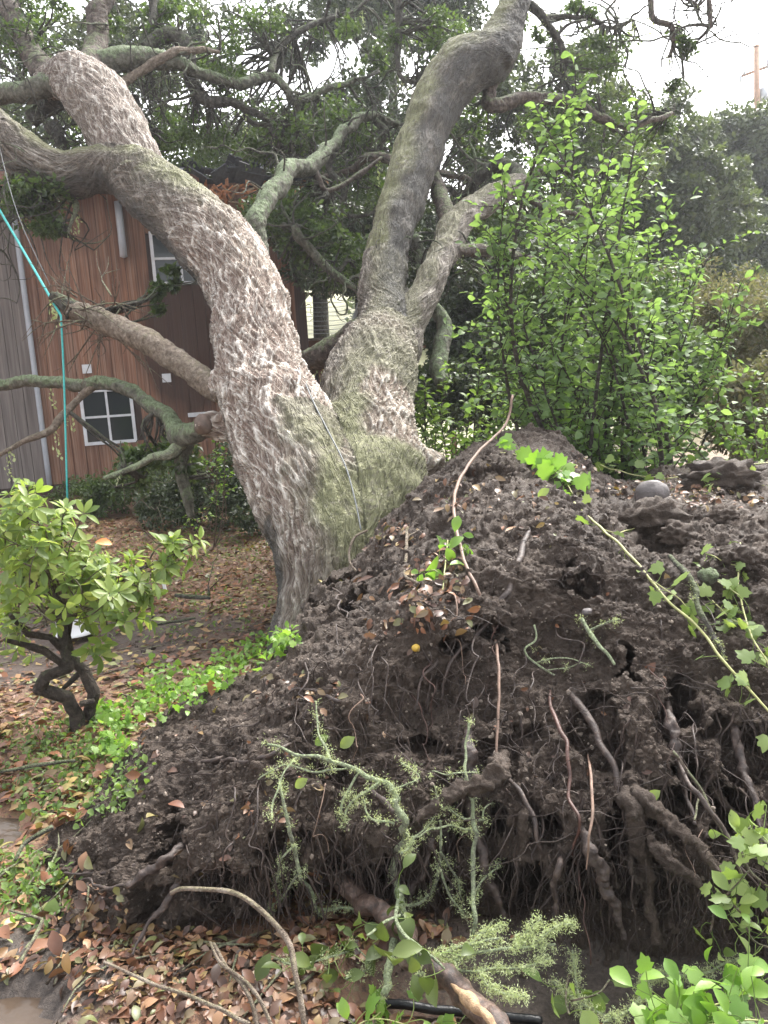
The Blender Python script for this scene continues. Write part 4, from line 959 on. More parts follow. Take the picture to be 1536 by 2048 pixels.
# corner post, deck, cable railing
hpart('corner_post', 'wet_redwood', (uR - .02, uR + .16, .1, ZT - .3, -.1, .02))
a = wall_uv(590, 690, -.2); e = wall_uv(740, 690, -.2)
hpart('deck_beam', 'fascia', (uR + .17, e[0] + 1.6, a[1] - .16, a[1] + .06, -.3, -.2)); hpart('deck_floor', 'grey_board', (uR + .17, e[0] + 1.6, a[1] + .062, a[1] + .10, -2.2, -.12))
for uu in (uR + .35, e[0] + .3, e[0] + 1.5): hpart('deck_post', 'fascia', (uu, uu + .1, 0, a[1] - .165, -.32, -.22))
V, Q = bar(at(612, 588, 13.6), at(578, 672, 13.6), .05, .05); mk('railing_post', V, Q, M['pale_wood'], house, False)
V, Q = bar(at(721, 600, 13.7), at(697, 668, 13.7), .05, .05); mk('railing_post', V, Q, M['metal_grey'], house, False)
V, Q = bar(at(605, 588, 13.6), at(668, 586, 13.6), .04, .04); mk('top_rail', V, Q, M['pale_wood'], house, False)
for k in range(8):
    y = 598 + k * 9; V, Q = tube([at(590, y + 8, 13.6), at(650, y + 7 + rg.normal() * 2, 13.65), at(700, y + 3, 13.7), at(830, y - 40 + k * 4, 13.8)], [.005] * 4, 5, 12); mk('railing_cable', V, Q, M['wire'], house)
V, Q = tube([at(522, 308, 12.6), at(524, 338, 12.6)], [.03, .03], 8); mk('roof_vent', V, Q, M['window_white'], house)
V, Q = tube([at(533, 312, 12.6), at(534, 338, 12.6)], [.02, .02], 8); mk('roof_vent', V, Q, M['metal_grey'], house)

# ================================================================== PLANTS
def shrub(root, tips, base, seed, tpls, leaf_mat, bark_mat, size, ntw=(5, 9), tw=(.12, .34), step=.035, limit=300, r0=.014, t0=.3, bend=.12, spread=.9, up=.35, whorl=0, stem_name='stem'):
    rg = np.random.default_rng(seed); P = []; D = []; Nn = []; S = []; tb = MB(); stems = []
    base = np.asarray(base, float)
    for i, t in enumerate(tips):
        b = base + np.array([rg.normal() * .12, rg.normal() * .12, 0]) * min(1, np.linalg.norm(t - base)); L = np.linalg.norm(t - b)
        side = rg.normal(size=3) * bend * L; side[2] *= .4
        path = cr(np.array([b, b + (t - b) * .35 + side, b + (t - b) * .7 + side * .8, t]), 14)
        mk(stem_name, *tube(path, np.linspace(r0, .003, 14) * (L / 1.2) ** .5, 6, 24, .12, 6, i), M[bark_mat], root)
        n = rg.integers(*ntw)
        for q in range(int(n * max(.5, L))):
            f = t0 + (1 - t0) * (q + rg.random()) / max(1, int(n * max(.5, L))); j = min(int(f * 13), 12); a = path[j] + (path[j + 1] - path[j]) * (f * 13 - j)
            v = unit(unit(path[j + 1] - path[j]) * .5 + rg.normal(size=3) * spread * .6 + np.array([0, 0, up])); l = rg.uniform(*tw) * (1.1 - .5 * f)
            e = a + v * l; m_ = a + v * l * .5 + rg.normal(size=3) * .06 * l
            tb.add(*tube(np.array([a, m_, e]), [.0045, .0035, .0015], 4, 5, 0))
            add_leaves(rg, np.array([a, m_, e]), l, step, size, P, D, Nn, S, whorl)
        add_leaves(rg, path[[9, 11, 13]], L * .3, step, size, P, D, Nn, S, whorl)
    tb.build('twigs', M[bark_mat], root, True, 'stuff')
    P, D, Nn, S = map(np.array, (P, D, Nn, S))
    leaf_objs(root, 'leaf', tpls, M[leaf_mat], P, D, Nn, S, limit)
def add_leaves(rg, pts, l, step, size, P, D, Nn, S, whorl):
    ax = unit(pts[-1] - pts[0])
    if whorl:
        for c, k in ((pts[-1], whorl), (pts[1], whorl // 2)):
            ph = rg.random() * 6.28; x = unit(np.cross(ax, [.3, .5, .8])); y = np.cross(ax, x)
            for q in range(k):
                a = ph + q * 2.4; d_ = math.cos(a) * x + math.sin(a) * y; dr = unit(d_ + ax * rg.uniform(.05, .8) + np.array([0, 0, rg.uniform(-.35, .2)]))
                P.append(c + d_ * .004); D.append(dr); Nn.append(ax + np.array([0, 0, .5]) + rg.normal(size=3) * .25); S.append(size * rg.uniform(.65, 1.25))
        return
    n = max(2, int(l / step))
    for q in range(n):
        f = (q + 1) / n; c = (pts[0] * (1 - f) + pts[1] * f) if f < 0 else np.array([np.interp(f, [0, .5, 1], pts[:, k]) for k in range(3)])
        sd = unit(np.cross(ax, [0, 0, 1]) + 1e-3) * (1 if q % 2 else -1)
        dr = unit(sd + ax * rg.uniform(.3, 1.0) + np.array([0, 0, rg.uniform(-.5, .45)]) + rg.normal(size=3) * .35)
        P.append(c); D.append(dr); Nn.append(np.array([0, 0, 1.]) + rg.normal(size=3) * .55 + dr * 0); S.append(size * rg.uniform(.55, 1.25))
T3 = lambda L: [at(*q) for q in L]

# tall green shrub at the right
b = gp(1215, 5.7)
rg = np.random.default_rng(200)
tall = thing('tall_shrub', 'tall green leafy shrub growing behind the soil mound, shoots reaching above the rest', 'shrub', b)
tips = [(1160, 165, 5.6), (1072, 215, 5.5), (1278, 240, 5.6), (1010, 370, 5.4), (1115, 330, 5.5), (1225, 330, 5.8), (1300, 330, 5.7), (1345, 430, 5.8), (1425, 500, 5.9), (1480, 570, 5.9), (1000, 480, 5.4), (1075, 440, 5.3), (1190, 430, 5.4), (1140, 540, 5.2), (1030, 600, 5.3), (1460, 650, 5.8), (1390, 620, 5.5), (1260, 540, 5.3), (1310, 640, 5.3), (1100, 680, 5.3), (1200, 660, 5.2), (1350, 740, 5.5), (1450, 740, 5.7), (1040, 720, 5.5), (1270, 440, 6.1), (1380, 520, 6.2), (1120, 440, 6.1), (1230, 720, 5.4), (1160, 760, 5.3)]
shrub(tall, T3(tips), b, 201, [L_OVAL, leaf_shape([0, .2, .27, .2, 0], -.08, .2, .25)], 'shrub_leaf', 'shrub_bark', .074, (13, 18), (.14, .55), .036, 300, .012, .22, .10, 1.5, .25)
# lower shrub between trunk and mound
b = gp(930, 6.6)
low = thing('small_leaved_shrub', 'lower small-leaved green shrub filling the gap between forked trunk and mound', 'shrub', b)
tips = [(850, 760, 6.6), (900, 745, 6.5), (960, 740, 6.4), (1010, 770, 6.2), (830, 830, 6.6), (880, 820, 6.3), (940, 820, 6.1), (1000, 830, 6.0), (870, 880, 6.2), (930, 890, 5.9), (985, 880, 5.7), (1040, 820, 6.0), (835, 790, 6.9), (1055, 760, 6.2)]
shrub(low, T3(tips), b, 202, [L_OVAL], 'small_leaf', 'shrub_bark', .066, (13, 19), (.10, .32), .03, 300, .009, .25)
b = gp(1080, 6.0)
yel = thing('yellowing_sapling', 'yellowing sapling at the left foot of the tall shrub', 'sapling', b)
shrub(yel, T3([(1110, 770, 5.9), (1085, 800, 5.8), (1130, 820, 5.8), (1060, 840, 5.7), (1180, 850, 5.4), (1150, 880, 5.4)]), b, 203, [L_OVAL, L_IVY], 'bright_leaf', 'shrub_bark', .07, (7, 11), (.08, .22), .035, 120, .006, .3)
b = gp(1440, 5.8)
rsh = thing('right_edge_shrub', 'pale green bush behind the mound at the right edge', 'shrub', b)
shrub(rsh, T3([(1400, 830, 5.6), (1450, 800, 5.7), (1500, 770, 5.8), (1540, 800, 5.8), (1470, 860, 5.5), (1530, 870, 5.5), (1360, 860, 5.5), (1300, 850, 5.4), (1250, 870, 5.3)]), b, 204, [L_OVAL, L_IVY], 'small_leaf', 'twig_bark', .06, (8, 12), (.08, .3), .032, 200, .007, .25)

# rhododendron at the left with twisted trunks
b = atz(155, 1462, 0)
rho = thing('rhododendron', 'light green whorled shrub on a twisted double trunk at the left edge', 'shrub', b)
D0 = 3.87
def rb(L, name='trunk'):
    P, R = pxpath(L); t_ = np.arange(len(P)); tt = np.unique(np.concatenate([t_, np.clip(t_ - .22, 0, None), np.clip(t_ + .22, None, len(P) - 1)])); Rr = np.interp(tt, t_, R)
    Pp = np.stack([np.interp(tt, t_, P[:, k]) for k in range(3)], 1); mk(name, *tube(Pp, Rr, 10, len(tt) * 3, .22, 14, int(L[0][0])), M['shrub_bark'], rho)
rb([(158, 1475, 3.87, 15), (152, 1430, 3.85, 14), (135, 1395, 3.8, 13), (78, 1378, 3.72, 13), (92, 1352, 3.7, 12), (138, 1335, 3.74, 11), (128, 1290, 3.78, 10), (122, 1225, 3.8, 10), (105, 1170, 3.8, 8), (70, 1100, 3.75, 6)])
rb([(172, 1455, 3.92, 12), (188, 1385, 3.9, 12), (168, 1342, 3.88, 11), (140, 1315, 3.86, 10), (132, 1270, 3.85, 9), (150, 1190, 3.85, 7), (200, 1120, 3.8, 5)])
rb([(128, 1300, 3.78, 8), (100, 1275, 3.7, 7), (55, 1268, 3.6, 6), (20, 1230, 3.5, 4)], 'branch'); rb([(135, 1335, 3.74, 8), (85, 1300, 3.66, 8), (50, 1290, 3.6, 6), (10, 1280, 3.5, 4)], 'branch'); rb([(160, 1408, 3.82, 6), (188, 1403, 3.85, 7)], 'branch')
rb([(125, 1225, 3.8, 7), (190, 1150, 3.8, 5), (260, 1145, 3.75, 4), (330, 1120, 3.75, 3), (395, 1085, 3.75, 2)], 'branch'); rb([(165, 1340, 3.9, 6), (140, 1365, 3.88, 5), (125, 1378, 3.86, 3)], 'branch')
tips = []
for (x, y, rx, ry, n) in ((50, 1070, 65, 80, 15), (150, 1090, 80, 70, 13), (90, 1170, 100, 60, 14), (230, 1160, 50, 50, 6), (40, 1000, 40, 30, 5), (290, 1140, 40, 40, 3), (20, 1260, 30, 50, 5), (200, 1220, 50, 30, 5)):
    for q in range(n):
        a = rg.uniform(0, 6.28); r = rg.random() ** .5; tips.append((x + rx * r * math.cos(a), y + ry * r * math.sin(a), 3.75 + rg.uniform(-.45, .45)))
tips += [(345, 1085, 3.7), (385, 1090, 3.7), (400, 1080, 3.75), (285, 1200, 3.65), (310, 1165, 3.6), (300, 1240, 3.6), (250, 1245, 3.55), (330, 1130, 3.7), (180, 1300, 3.55)]
shrub(rho, T3(tips), at(130, 1230, 3.8), 205, [L_LANCE, leaf_shape([0, .14, .2, .18, 0], -.1, .25, .2)], 'rhodo_leaf', 'twig_bark', .07, (3, 5), (.08, .2), .04, 300, .006, .55, .10, .9, .3, 7, 'twig')
dl = leaf_batch(L_OVAL, np.array([at(190, 1085, 3.3)]), np.array([[1, .1, -.1]]), np.array([[.1, -.6, .8]]), [.07]); o = mk('leaf', dl[0], dl[1], simple('orange_leaf', (.55, .20, .06), .5, .2), rho); o['label'] = 'single orange leaf'

# shady bushes at the house wall
def bush(name, label, px, dd, bl, nper, size, mat, seed, cat='bush', tpl=L_OVAL, stems=1):
    C, R = blobs(bl, seed); b = gp(px, dd); root = thing(name, label, cat, b)
    tp = [b, b + np.array([0, 0, .15]), b + np.array([0, 0, .3])]
    tubes, _ = grow(np.array(tp), C, seed, .15, .004, .035, 2.4, 5)
    mb = MB(); [mb.add(v, q) for v, q in tubes]; mb.build('stems', M['shrub_bark'], root, True, 'stuff')
    P, D, Nn, S = clump_leaves(C, R, nper, size, seed + 1, .2, .9); k = P[:, 2] > .03; V, Fs = leaf_batch(tpl, P[k], D[k], Nn[k], S[k]); mk('foliage', V, Fs, M[mat], root, True, None, 'stuff'); return root
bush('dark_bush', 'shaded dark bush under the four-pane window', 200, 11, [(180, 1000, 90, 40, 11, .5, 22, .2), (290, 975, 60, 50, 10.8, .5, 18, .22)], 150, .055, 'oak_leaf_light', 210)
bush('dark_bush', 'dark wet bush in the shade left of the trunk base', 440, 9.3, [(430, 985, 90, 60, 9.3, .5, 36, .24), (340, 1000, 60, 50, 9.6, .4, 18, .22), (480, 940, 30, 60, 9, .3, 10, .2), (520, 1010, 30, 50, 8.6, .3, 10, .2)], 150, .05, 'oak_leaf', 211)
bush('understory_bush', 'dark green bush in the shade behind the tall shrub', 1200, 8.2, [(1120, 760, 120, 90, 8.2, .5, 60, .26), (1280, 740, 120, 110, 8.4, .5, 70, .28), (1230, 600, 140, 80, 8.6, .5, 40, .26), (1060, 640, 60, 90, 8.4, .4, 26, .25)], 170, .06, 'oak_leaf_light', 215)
b = gp(405, 7.9); sap = thing('sapling', 'thin yellow-green sapling in front of the dark bush', 'sapling', b)
shrub(sap, T3([(405, 920, 7.2), (450, 900, 7.2), (430, 870, 7.3), (400, 1020, 7.0), (380, 960, 7.4), (460, 950, 7.4)]), b, 212, [L_OVAL], 'bright_leaf', 'twig_bark', .05, (5, 8), (.08, .22), .04, 100, .007, .4)
def bare(name, label, base, tips, seed, mat='twig_bark', cat='dead shrub', r=.008):
    root = thing(name, label, cat, base); tubes, _ = grow(np.array([base, base + np.array([0, 0, .04]), base + np.array([0, 0, .08])]), T3(tips), seed, .13, .0025, r, 2.2, 5)
    mb = MB(); [mb.add(v, q) for v, q in tubes]; mb.build('stems', M[mat], root); return root
b = gp(290, 8.2); bare('dead_shrub', 'bare grey twiggy shrub in front of the house bushes', b, [(240, 960, 8), (270, 920, 8), (300, 990, 8), (320, 1000, 7.8), (345, 960, 8), (310, 1020, 7.8), (250, 1010, 8), (200, 960, 8.2), (360, 1010, 7.8), (290, 900, 8.1), (330, 1050, 7.6), (370, 1060, 7.6)], 213)
b = atz(418, 1190, 0); bare('dead_shrub', 'dark forked dead stick standing on the leafy lawn', b, [(440, 1080, 6.4), (480, 1085, 6.4), (470, 1140, 6.5), (395, 1110, 6.5), (445, 1060, 6.4), (370, 1130, 6.5)], 214, 'dark_bark', 'dead stick', .016)

# ================================================================== GROUND COVER AND LITTER
rg = np.random.default_rng(300)
def cover(name, label, spots, n, size, mat, tpls, hgt=(.0, .08)):
    P = []; 
    for (px, py, rx, ry, w) in spots:
        for q in range(int(n * w)):
            a = rg.uniform(0, 6.28); r = rg.random() ** .6; x, y = px + rx * r * math.cos(a), py + ry * r * math.sin(a); p, _ = surf(x, y, .0); P.append(p + np.array([rg.normal() * .02, rg.normal() * .02, rg.uniform(*hgt)]))
    P = np.array(P); n = len(P); mb = MB()
    D = unit(rg.normal(size=(n, 3)) + np.array([0, 0, .1])); Nn = unit(rg.normal(size=(n, 3)) * .5 + np.array([0, -.25, 1])); S = size * rg.uniform(.5, 1.3, n)
    for q, tpl in enumerate(tpls):
        i = np.arange(n) % len(tpls) == q; V, Fs = leaf_batch(tpl, P[i], D[i], Nn[i], S[i]); mb.add(V, *Fs)
    o = mb.build(name, M[mat], None, True, 'stuff'); o['label'] = label; return o
cover('ground_cover', 'bright green ground cover along the left edge of the soil mound', [(540, 1300, 50, 24, 1), (480, 1330, 50, 28, 1), (420, 1370, 50, 30, 1), (360, 1390, 50, 36, 1.1), (300, 1410, 50, 36, 1), (330, 1350, 40, 20, .3), (240, 1450, 40, 30, .7), (225, 1505, 36, 22, .7), (560, 1290, 30, 16, .5), (205, 1440, 20, 18, .3)], 170, .034, 'bright_leaf', [L_IVY, L_OVAL], (.0, .07))
cover('ground_cover', 'thin low weeds scattered over the leafy lawn', [(300, 1180, 300, 110, 3), (150, 1560, 150, 90, 2.2), (60, 1780, 90, 80, 1), (120, 1480, 120, 50, 1.2), (450, 1090, 120, 30, 1.2), (200, 1120, 200, 50, 1.5)], 420, .03, 'small_leaf', [L_OVAL, L_LANCE], (.0, .03))
# fallen leaves
P = []; Nn = []; tone = []
def scatter(x0, x1, y0, y1, dens, keep, lift=.004):
    n = int((x1 - x0) * (y1 - y0) * dens)
    X = rg.uniform(x0, x1, n); Y = rg.uniform(y0, y1, n)
    Q = np.stack([X, Y, np.zeros(n)], 1); nz_ = perlin(Q * 1.3, 91) + .5 * perlin(Q * 4, 92); px, py, dd = proj(Q); k = keep(px, py, nz_, X, Y) & (px > -80) & (px < 1620) & (py < 2150)
    for c, rx, ry in pudc[:3]: k &= np.hypot((X - c[0]) / rx, (Y - c[1]) / ry) > 1.08
    for x, y in zip(X[k], Y[k]):
        p, nn = drop(x, y)
        if p[2] - ground_h(np.array([x]), np.array([y]))[0] > .05 and rg.random() < .96: continue
        P.append(p + np.array([0, 0, lift + rg.random() * .012])); Nn.append(nn)
wetpath = lambda X, Y: np.hypot((X - pudc[3][0][0]) / 1.5, (Y - pudc[3][0][1]) / .6) > 1.1
scatter(-4.6, 1.2, 3.0, 10.5, 1150, lambda px, py, q, X, Y: (q > -.8) & (px < 760) & ((wetpath(X, Y)) | (rg.random(len(X)) < .3)) & (rg.random(len(X)) < 1.05 - .05 * Y))
scatter(-1.9, .2, 1.9, 3.2, 1400, lambda px, py, q, X, Y: (px < 420) & (q > -.5) & ((py < 1780 - .35 * px) | (rg.random(len(X)) < .5)))
nfar = len(P); farP, farN = P, Nn; P, Nn = [], []
scatter(-1.4, 1.7, 1.25, 2.25, 5600, lambda px, py, q, X, Y: (py > 1865 + .00018 * (px - 560) ** 2) & (q > -.45) & ((px < 900) | (rg.random(len(X)) < .12)) & ((px > 190) | (rg.random(len(X)) < .3)))
# on the mound : patches of leaves
for (px, py, rx, ry, n) in ((870, 1160, 70, 70, 170), (780, 1070, 70, 30, 110), (1320, 975, 120, 26, 200), (1420, 1000, 110, 26, 120), (900, 1000, 60, 40, 60), (1050, 1000, 150, 90, 60), (640, 1800, 110, 60, 200), (700, 1850, 120, 40, 200), (330, 1900, 120, 30, 200), (170, 1830, 100, 60, 160), (840, 1230, 120, 80, 80), (1150, 930, 60, 30, 40), (600, 1380, 100, 50, 40), (1000, 1400, 500, 350, 60), (480, 1600, 250, 180, 40)):
    for q in range(n):
        a = rg.uniform(0, 6.28); r = rg.random() ** .7; p, nn = surf(px + rx * r * math.cos(a), py + ry * r * math.sin(a), .004)
        if nn[2] > -.1: P.append(p + nn * .006); Nn.append(nn)
P = np.array(P); n = len(P); Nn = np.array(Nn); Nn = np.where(Nn[:, 2:] < 0, -Nn, Nn)
D = unit(np.cross(unit(rg.normal(size=(n, 3))), Nn) + rg.normal(size=(n, 3)) * .22); Nn2 = unit(Nn + rg.normal(size=(n, 3)) * .38); S = .036 * (.35 + rg.random(n) ** 1.3 * 1.15)
fp = np.array(farP); fn_ = np.array(farN); fn_ = np.where(fn_[:, 2:] < 0, -fn_, fn_); m_ = len(fp); mbf = MB()
fD = unit(np.cross(unit(rg.normal(size=(m_, 3))), fn_) + rg.normal(size=(m_, 3)) * .2); fN = unit(fn_ + rg.normal(size=(m_, 3)) * .35); fS = .052 * (.4 + rg.random(m_) ** 1.3 * 1.1); big = proj(fp)[2] < 4.2
for q, tpl in enumerate((L_DEAD, L_DEAD2)):
    k = big & (np.arange(m_) % 2 == q); V, Fs = leaf_batch(tpl, fp[k], fD[k], fN[k], fS[k]); mbf.add(V, *Fs)
V, Fs = leaf_batch(L_FAR, fp[~big], fD[~big], fN[~big], fS[~big]); mbf.add(V, *Fs); mbf.build('leaf_litter', M['lawn_leaf'], ground, True, 'stuff')
print('litter leaves', n, m_)
leaf_objs(ground, 'fallen_leaf', [L_DEAD, L_DEAD2, L_OVAL], M['litter'], P, D, Nn2, S, 300, 'leaf_litter')
# fine twigs on the ground
mb = MB()
for q in range(150):
    px = rg.uniform(-20, 640); py = rg.uniform(1090, 1980)
    if py > 1600 - .9 * (px - 150) and py < 1860 and px > 130: continue
    p, nn = surf(px, py, .0)
    a = rg.uniform(0, 6.28); L = rg.uniform(.05, .3); v = np.array([math.cos(a), math.sin(a), 0]) * L
    m_, _ = drop(*(p + v * .5 + rg.normal(size=3) * .02)[:2]); e, _ = drop(*(p + v)[:2]); up = np.array([0, 0, .012])
    if abs(m_[2] - p[2]) < .15 and abs(e[2] - p[2]) < .2: mb.add(*tube(np.array([p + up, m_ + up * 1.5, e + up]), [.005, .004, .002], 5, 6, 0))
o = mb.build('fallen_twigs', M['twig_bark'], ground, True, 'stuff')

# ================================================================== ROOTS, CLODS AND STONES of the root plate
def spath(L, off=.03, k=None, wig=.0, seed=0, hang=.6):
    """picture path -> points just in front of the soil surface"""
    dd = np.array([proj(surf(a[0], a[1])[0])[2][0] for a in L]); t = np.linspace(0, 1, len(L))
    for i in range(len(dd) - 2, -1, -1):
        if abs(dd[i] - dd[i + 1]) > 1.2: dd[i] = dd[i + 1] + .05
    lin = np.polyval(np.polyfit(t, dd, 1 if len(L) < 5 else 2), t) if len(L) > 2 else dd
    dd = np.minimum(dd, lin + .03) * (1 - hang) + np.minimum(lin, dd + .05) * hang - off
    P = np.array([at(a[0], a[1], q) for a, q in zip(L, dd)]); R = np.array([a[2] / F * q for a, q in zip(L, dd)])
    A = cr(np.hstack([P, R[:, None]]), k or len(L) * 5)
    if wig: A[:, :3] += wig * np.stack([perlin(A[:, :3] * 14 + seed, 81), perlin(A[:, :3] * 14 + seed, 82), perlin(A[:, :3] * 14 + seed, 83)], 1)
    return A[:, :3], np.maximum(A[:, 3], .0008)
def root_part(L, mat='root', off=.03, rough=.35, n=9, label=None, seed=0, wig=.012):
    C, R = spath(L, off, len(L) * (9 if n < 10 else 22), wig, seed); R = R * np.linspace(1, .45, len(R)); t_ = np.minimum(np.arange(len(R)) / (len(R) * .18), 1)[:, None]; vd = unit(C - CAMP); C = C + vd * (1 - t_) ** 1.5 * (.07 + off); R = R * (.6 + .4 * t_[:, 0]); V, Q = tube(C, R, n if n < 10 else 20, None, rough, 24 if n < 10 else 34, seed); o = mk('root', V, Q, M[mat], plate)
    if label: o['label'] = label
    return C, R
ROOTS = [([(1010, 1510, 14), (990, 1545, 22), (930, 1582, 20), (870, 1612, 19), (832, 1640, 10)], 'soil', .12, 0.94, 'broken root stub caked in mud pointing left'),
 ([(930, 1430, 12), (940, 1520, 15), (950, 1640, 17), (975, 1750, 15), (1010, 1840, 12)], 'root', .05, 0.59, None), ([(1235, 1560, 15), (1270, 1650, 20), (1295, 1760, 20), (1315, 1890, 17)], 'soil', .06, 0.68, None),
 ([(1250, 1560, 14), (1310, 1620, 18), (1370, 1665, 17), (1420, 1720, 12), (1470, 1770, 6)], 'soil', .10, 0.68, None), ([(1290, 1660, 12), (1340, 1720, 15), (1390, 1765, 14), (1408, 1795, 9)], 'soil', .10, 0.85, None),
 ([(1150, 1640, 12), (1200, 1740, 16), (1230, 1820, 14), (1250, 1880, 10)], 'root', .06, 0.68, None), ([(1095, 1370, 5), (1108, 1430, 5), (1132, 1490, 5), (1138, 1590, 4.5), (1152, 1650, 4.5), (1148, 1720, 4), (1166, 1800, 3.5), (1180, 1930, 3)], 'red_root', .07, .15, None),
 ([(1115, 1355, 8), (1180, 1440, 9), (1230, 1545, 9), (1250, 1650, 7), (1235, 1720, 5)], 'root', .07, .2, None), ([(1000, 1530, 5), (1050, 1600, 6), (1080, 1690, 5), (1082, 1760, 4), (1062, 1815, 3)], 'root', .08, .2, None),
 ([(1178, 1510, 3), (1186, 1590, 4), (1182, 1660, 4), (1175, 1735, 3)], 'pale_root', .10, .15, None), ([(720, 1560, 5), (800, 1650, 9), (770, 1720, 8), (740, 1780, 5)], 'root', .05, 0.51, None),
 ([(370, 1690, 12), (290, 1750, 10), (240, 1775, 7), (160, 1760, 4)], 'root', .04, 0.68, None), ([(380, 1740, 8), (330, 1810, 8), (285, 1860, 6), (268, 1910, 4)], 'root', .06, 0.51, None), ([(300, 1720, 6), (210, 1745, 5), (110, 1750, 3)], 'root', .04, 0.51, None),
 ([(1330, 1400, 12), (1350, 1500, 13), (1370, 1570, 9), (1390, 1650, 6)], 'root', .05, 0.68, None), ([(1345, 1510, 5), (1420, 1620, 6), (1480, 1730, 5), (1530, 1800, 4)], 'root', .09, .2, None), ([(1460, 1400, 8), (1480, 1520, 11), (1510, 1620, 9), (1530, 1720, 6)], 'root', .05, 0.59, None),
 ([(870, 1650, 8), (850, 1730, 9), (820, 1790, 8), (800, 1850, 6)], 'root', .06, 0.68, None), ([(1060, 1045, 7), (1040, 1120, 8), (1010, 1190, 8), (960, 1260, 7), (900, 1330, 6), (880, 1400, 4)], 'root', .03, .2, 'long dark root running down the face'), ([(960, 1200, 4), (900, 1290, 5), (850, 1350, 5), (830, 1420, 3)], 'root', .03, .2, None),
 ([(460, 1510, 5), (400, 1525, 5), (350, 1520, 3)], 'root', .02, .2, None), ([(580, 1490, 5), (500, 1520, 5), (430, 1515, 5), (380, 1490, 3)], 'root', .02, .2, None), ([(730, 1420, 5), (620, 1380, 4), (560, 1390, 3)], 'root', .02, .2, None), ([(1125, 1700, 6), (1110, 1790, 8), (1120, 1880, 6)], 'root', .06, 0.68, None), ([(1050, 1600, 10), (1045, 1700, 12), (1030, 1800, 10)], 'soil', .03, 0.68, None),
 ([(905, 1550, 9), (890, 1650, 11), (905, 1760, 9), (890, 1850, 6)], 'root', .05, 0.68, None), ([(1400, 1540, 8), (1440, 1600, 9), (1500, 1640, 6)], 'soil', .05, 0.68, None), ([(690, 1700, 6), (720, 1760, 7), (730, 1820, 5)], 'root', .08, 0.51, None), ([(600, 1690, 5), (590, 1760, 5), (610, 1830, 3)], 'root', .05, 0.51, None)]
for i, (L, m_, off, ro, lab) in enumerate(ROOTS): root_part(L, m_, off, ro, 12 if ro > .3 else 8, lab, i)
for q in range(60):                                      # medium roots: hanging strands of their own
    px = rg.uniform(380, 1520); py = rg.uniform(1150, 1700) if px > 600 else rg.uniform(1560, 1760); L = [(px, py, rg.uniform(1.2, 3.0))]
    for s in range(3): px += rg.normal() * 18; py += rg.uniform(35, 80); L.append((px, min(py, 1900), L[-1][2] * .8))
    root_part(L, ['root', 'root', 'red_root', 'pale_root'][q % 4 if q % 3 == 0 else 0], rg.uniform(.02, .07), .15, 6, None, 50 + q, .05)
mb = MB()
for q in range(1750):                                     # hair roots
    px = rg.uniform(300, 1800); py = rg.uniform(1000, 1880)
    if py < 1850 - 1.25 * (px - 150) or (px > 700 and py < 1000): continue
    p, nn = surf(px, py, .012); L = rg.uniform(.04, .30) * (1.3 if py > 1350 else .7); n_ = 7
    v = np.array([rg.normal() * .35, -.12 + rg.normal() * .1, -1]) if rg.random() < .75 else np.array([rg.normal(), -.2, rg.normal() * .5]); W = np.cumsum(rg.normal(size=(n_, 3)) * .022 * L ** .5, 0)
    pts = p + unit(v) * np.linspace(0, L, n_)[:, None] + W + nn * (.02 * np.linspace(0, 1, n_)[:, None])
    mb.add(*tube(pts, np.linspace(.0018, .0007, n_) * rg.uniform(.6, 1.4), 3, 12, 0, 1, 0, False))
mb.build('hair_roots', M['root'], plate, True, 'stuff')
mb = MB()
for q in range(820):                                     # long fine strands down the lower face
    px = rg.uniform(420, 1800); py = rg.uniform(1380, 1780); p, nn = surf(px, py, .02); L = rg.uniform(.12, .40); n_ = 9
    W = np.cumsum(rg.normal(size=(n_, 3)) * np.array([.012, .006, .004]), 0); v = np.array([rg.normal() * .15, -.06, -1])
    pts = p + unit(v) * np.linspace(0, L, n_)[:, None] + W; pts[:, 2] = np.maximum(pts[:, 2], .01)
    mb.add(*tube(pts, np.linspace(.0034, .0012, n_) * rg.uniform(.5, 1.3), 4, 18, .2, 40, q, False))
mb.build('root_strands', M['root'], plate, True, 'stuff')
mb = MB()
for q in range(2600):                                    # grit and tiny pebbles caught in the soil
    px = rg.uniform(100, 1550); py = rg.uniform(900, 1930); p, nn = surf(px, py, 0)
    if p[2] - ground_h(p[:1], p[1:2])[0] < .04: continue
    s = min(.0022 * (1 + rg.pareto(2.5)), .008) * (.75 + .12 * np.linalg.norm(p)); mb.add(*rock(p + nn * s * .4, s * rg.uniform(.6, 1.2, 3), q, .4, (ICO_V, ICO_F), None, 1.8))
mb.build('grit', M['tan_stone'], plate, False, 'stuff')
# clods and crumbs
mb = MB()
for q in range(9300):
    px = rg.uniform(60, 1850); py = rg.uniform(900, 1960)
    p, nn = surf(px, py, 0)
    if (np.abs(p[2] - ground_h(p[:1], p[1:2])[0]) < .05 and rg.random() < .7) : continue
    if in_hollow(px, py) and rg.random() < .85: continue
    s = min(.0036 * (1 + rg.pareto(2.4)), .013) * (.75 + .1 * np.linalg.norm(p))
    mb.add(*rock(p + nn * s * .3, s * rg.uniform(.7, 1.3, 3), q, .55, ICO2 if s > .011 else (ICO_V, ICO_F), None, 1.8))
mb.build('soil_clods', M['soil'], plate, False, 'stuff')
def stone(name, label, px, py, s, mat='stone', seed=1, sink=.25, cat='stone', amp=.22):
    p, nn = surf(px, py, 0); V, Fc = rock(p + nn * s[2] * (1 - 2 * sink), s, seed, amp, icosub(*ICO3) if 'soil' in name else ICO3, None, 1.3 if 'soil' not in name else 3.2); o = mk(name, V, Fc, M[mat]); return tag(o, label, cat)
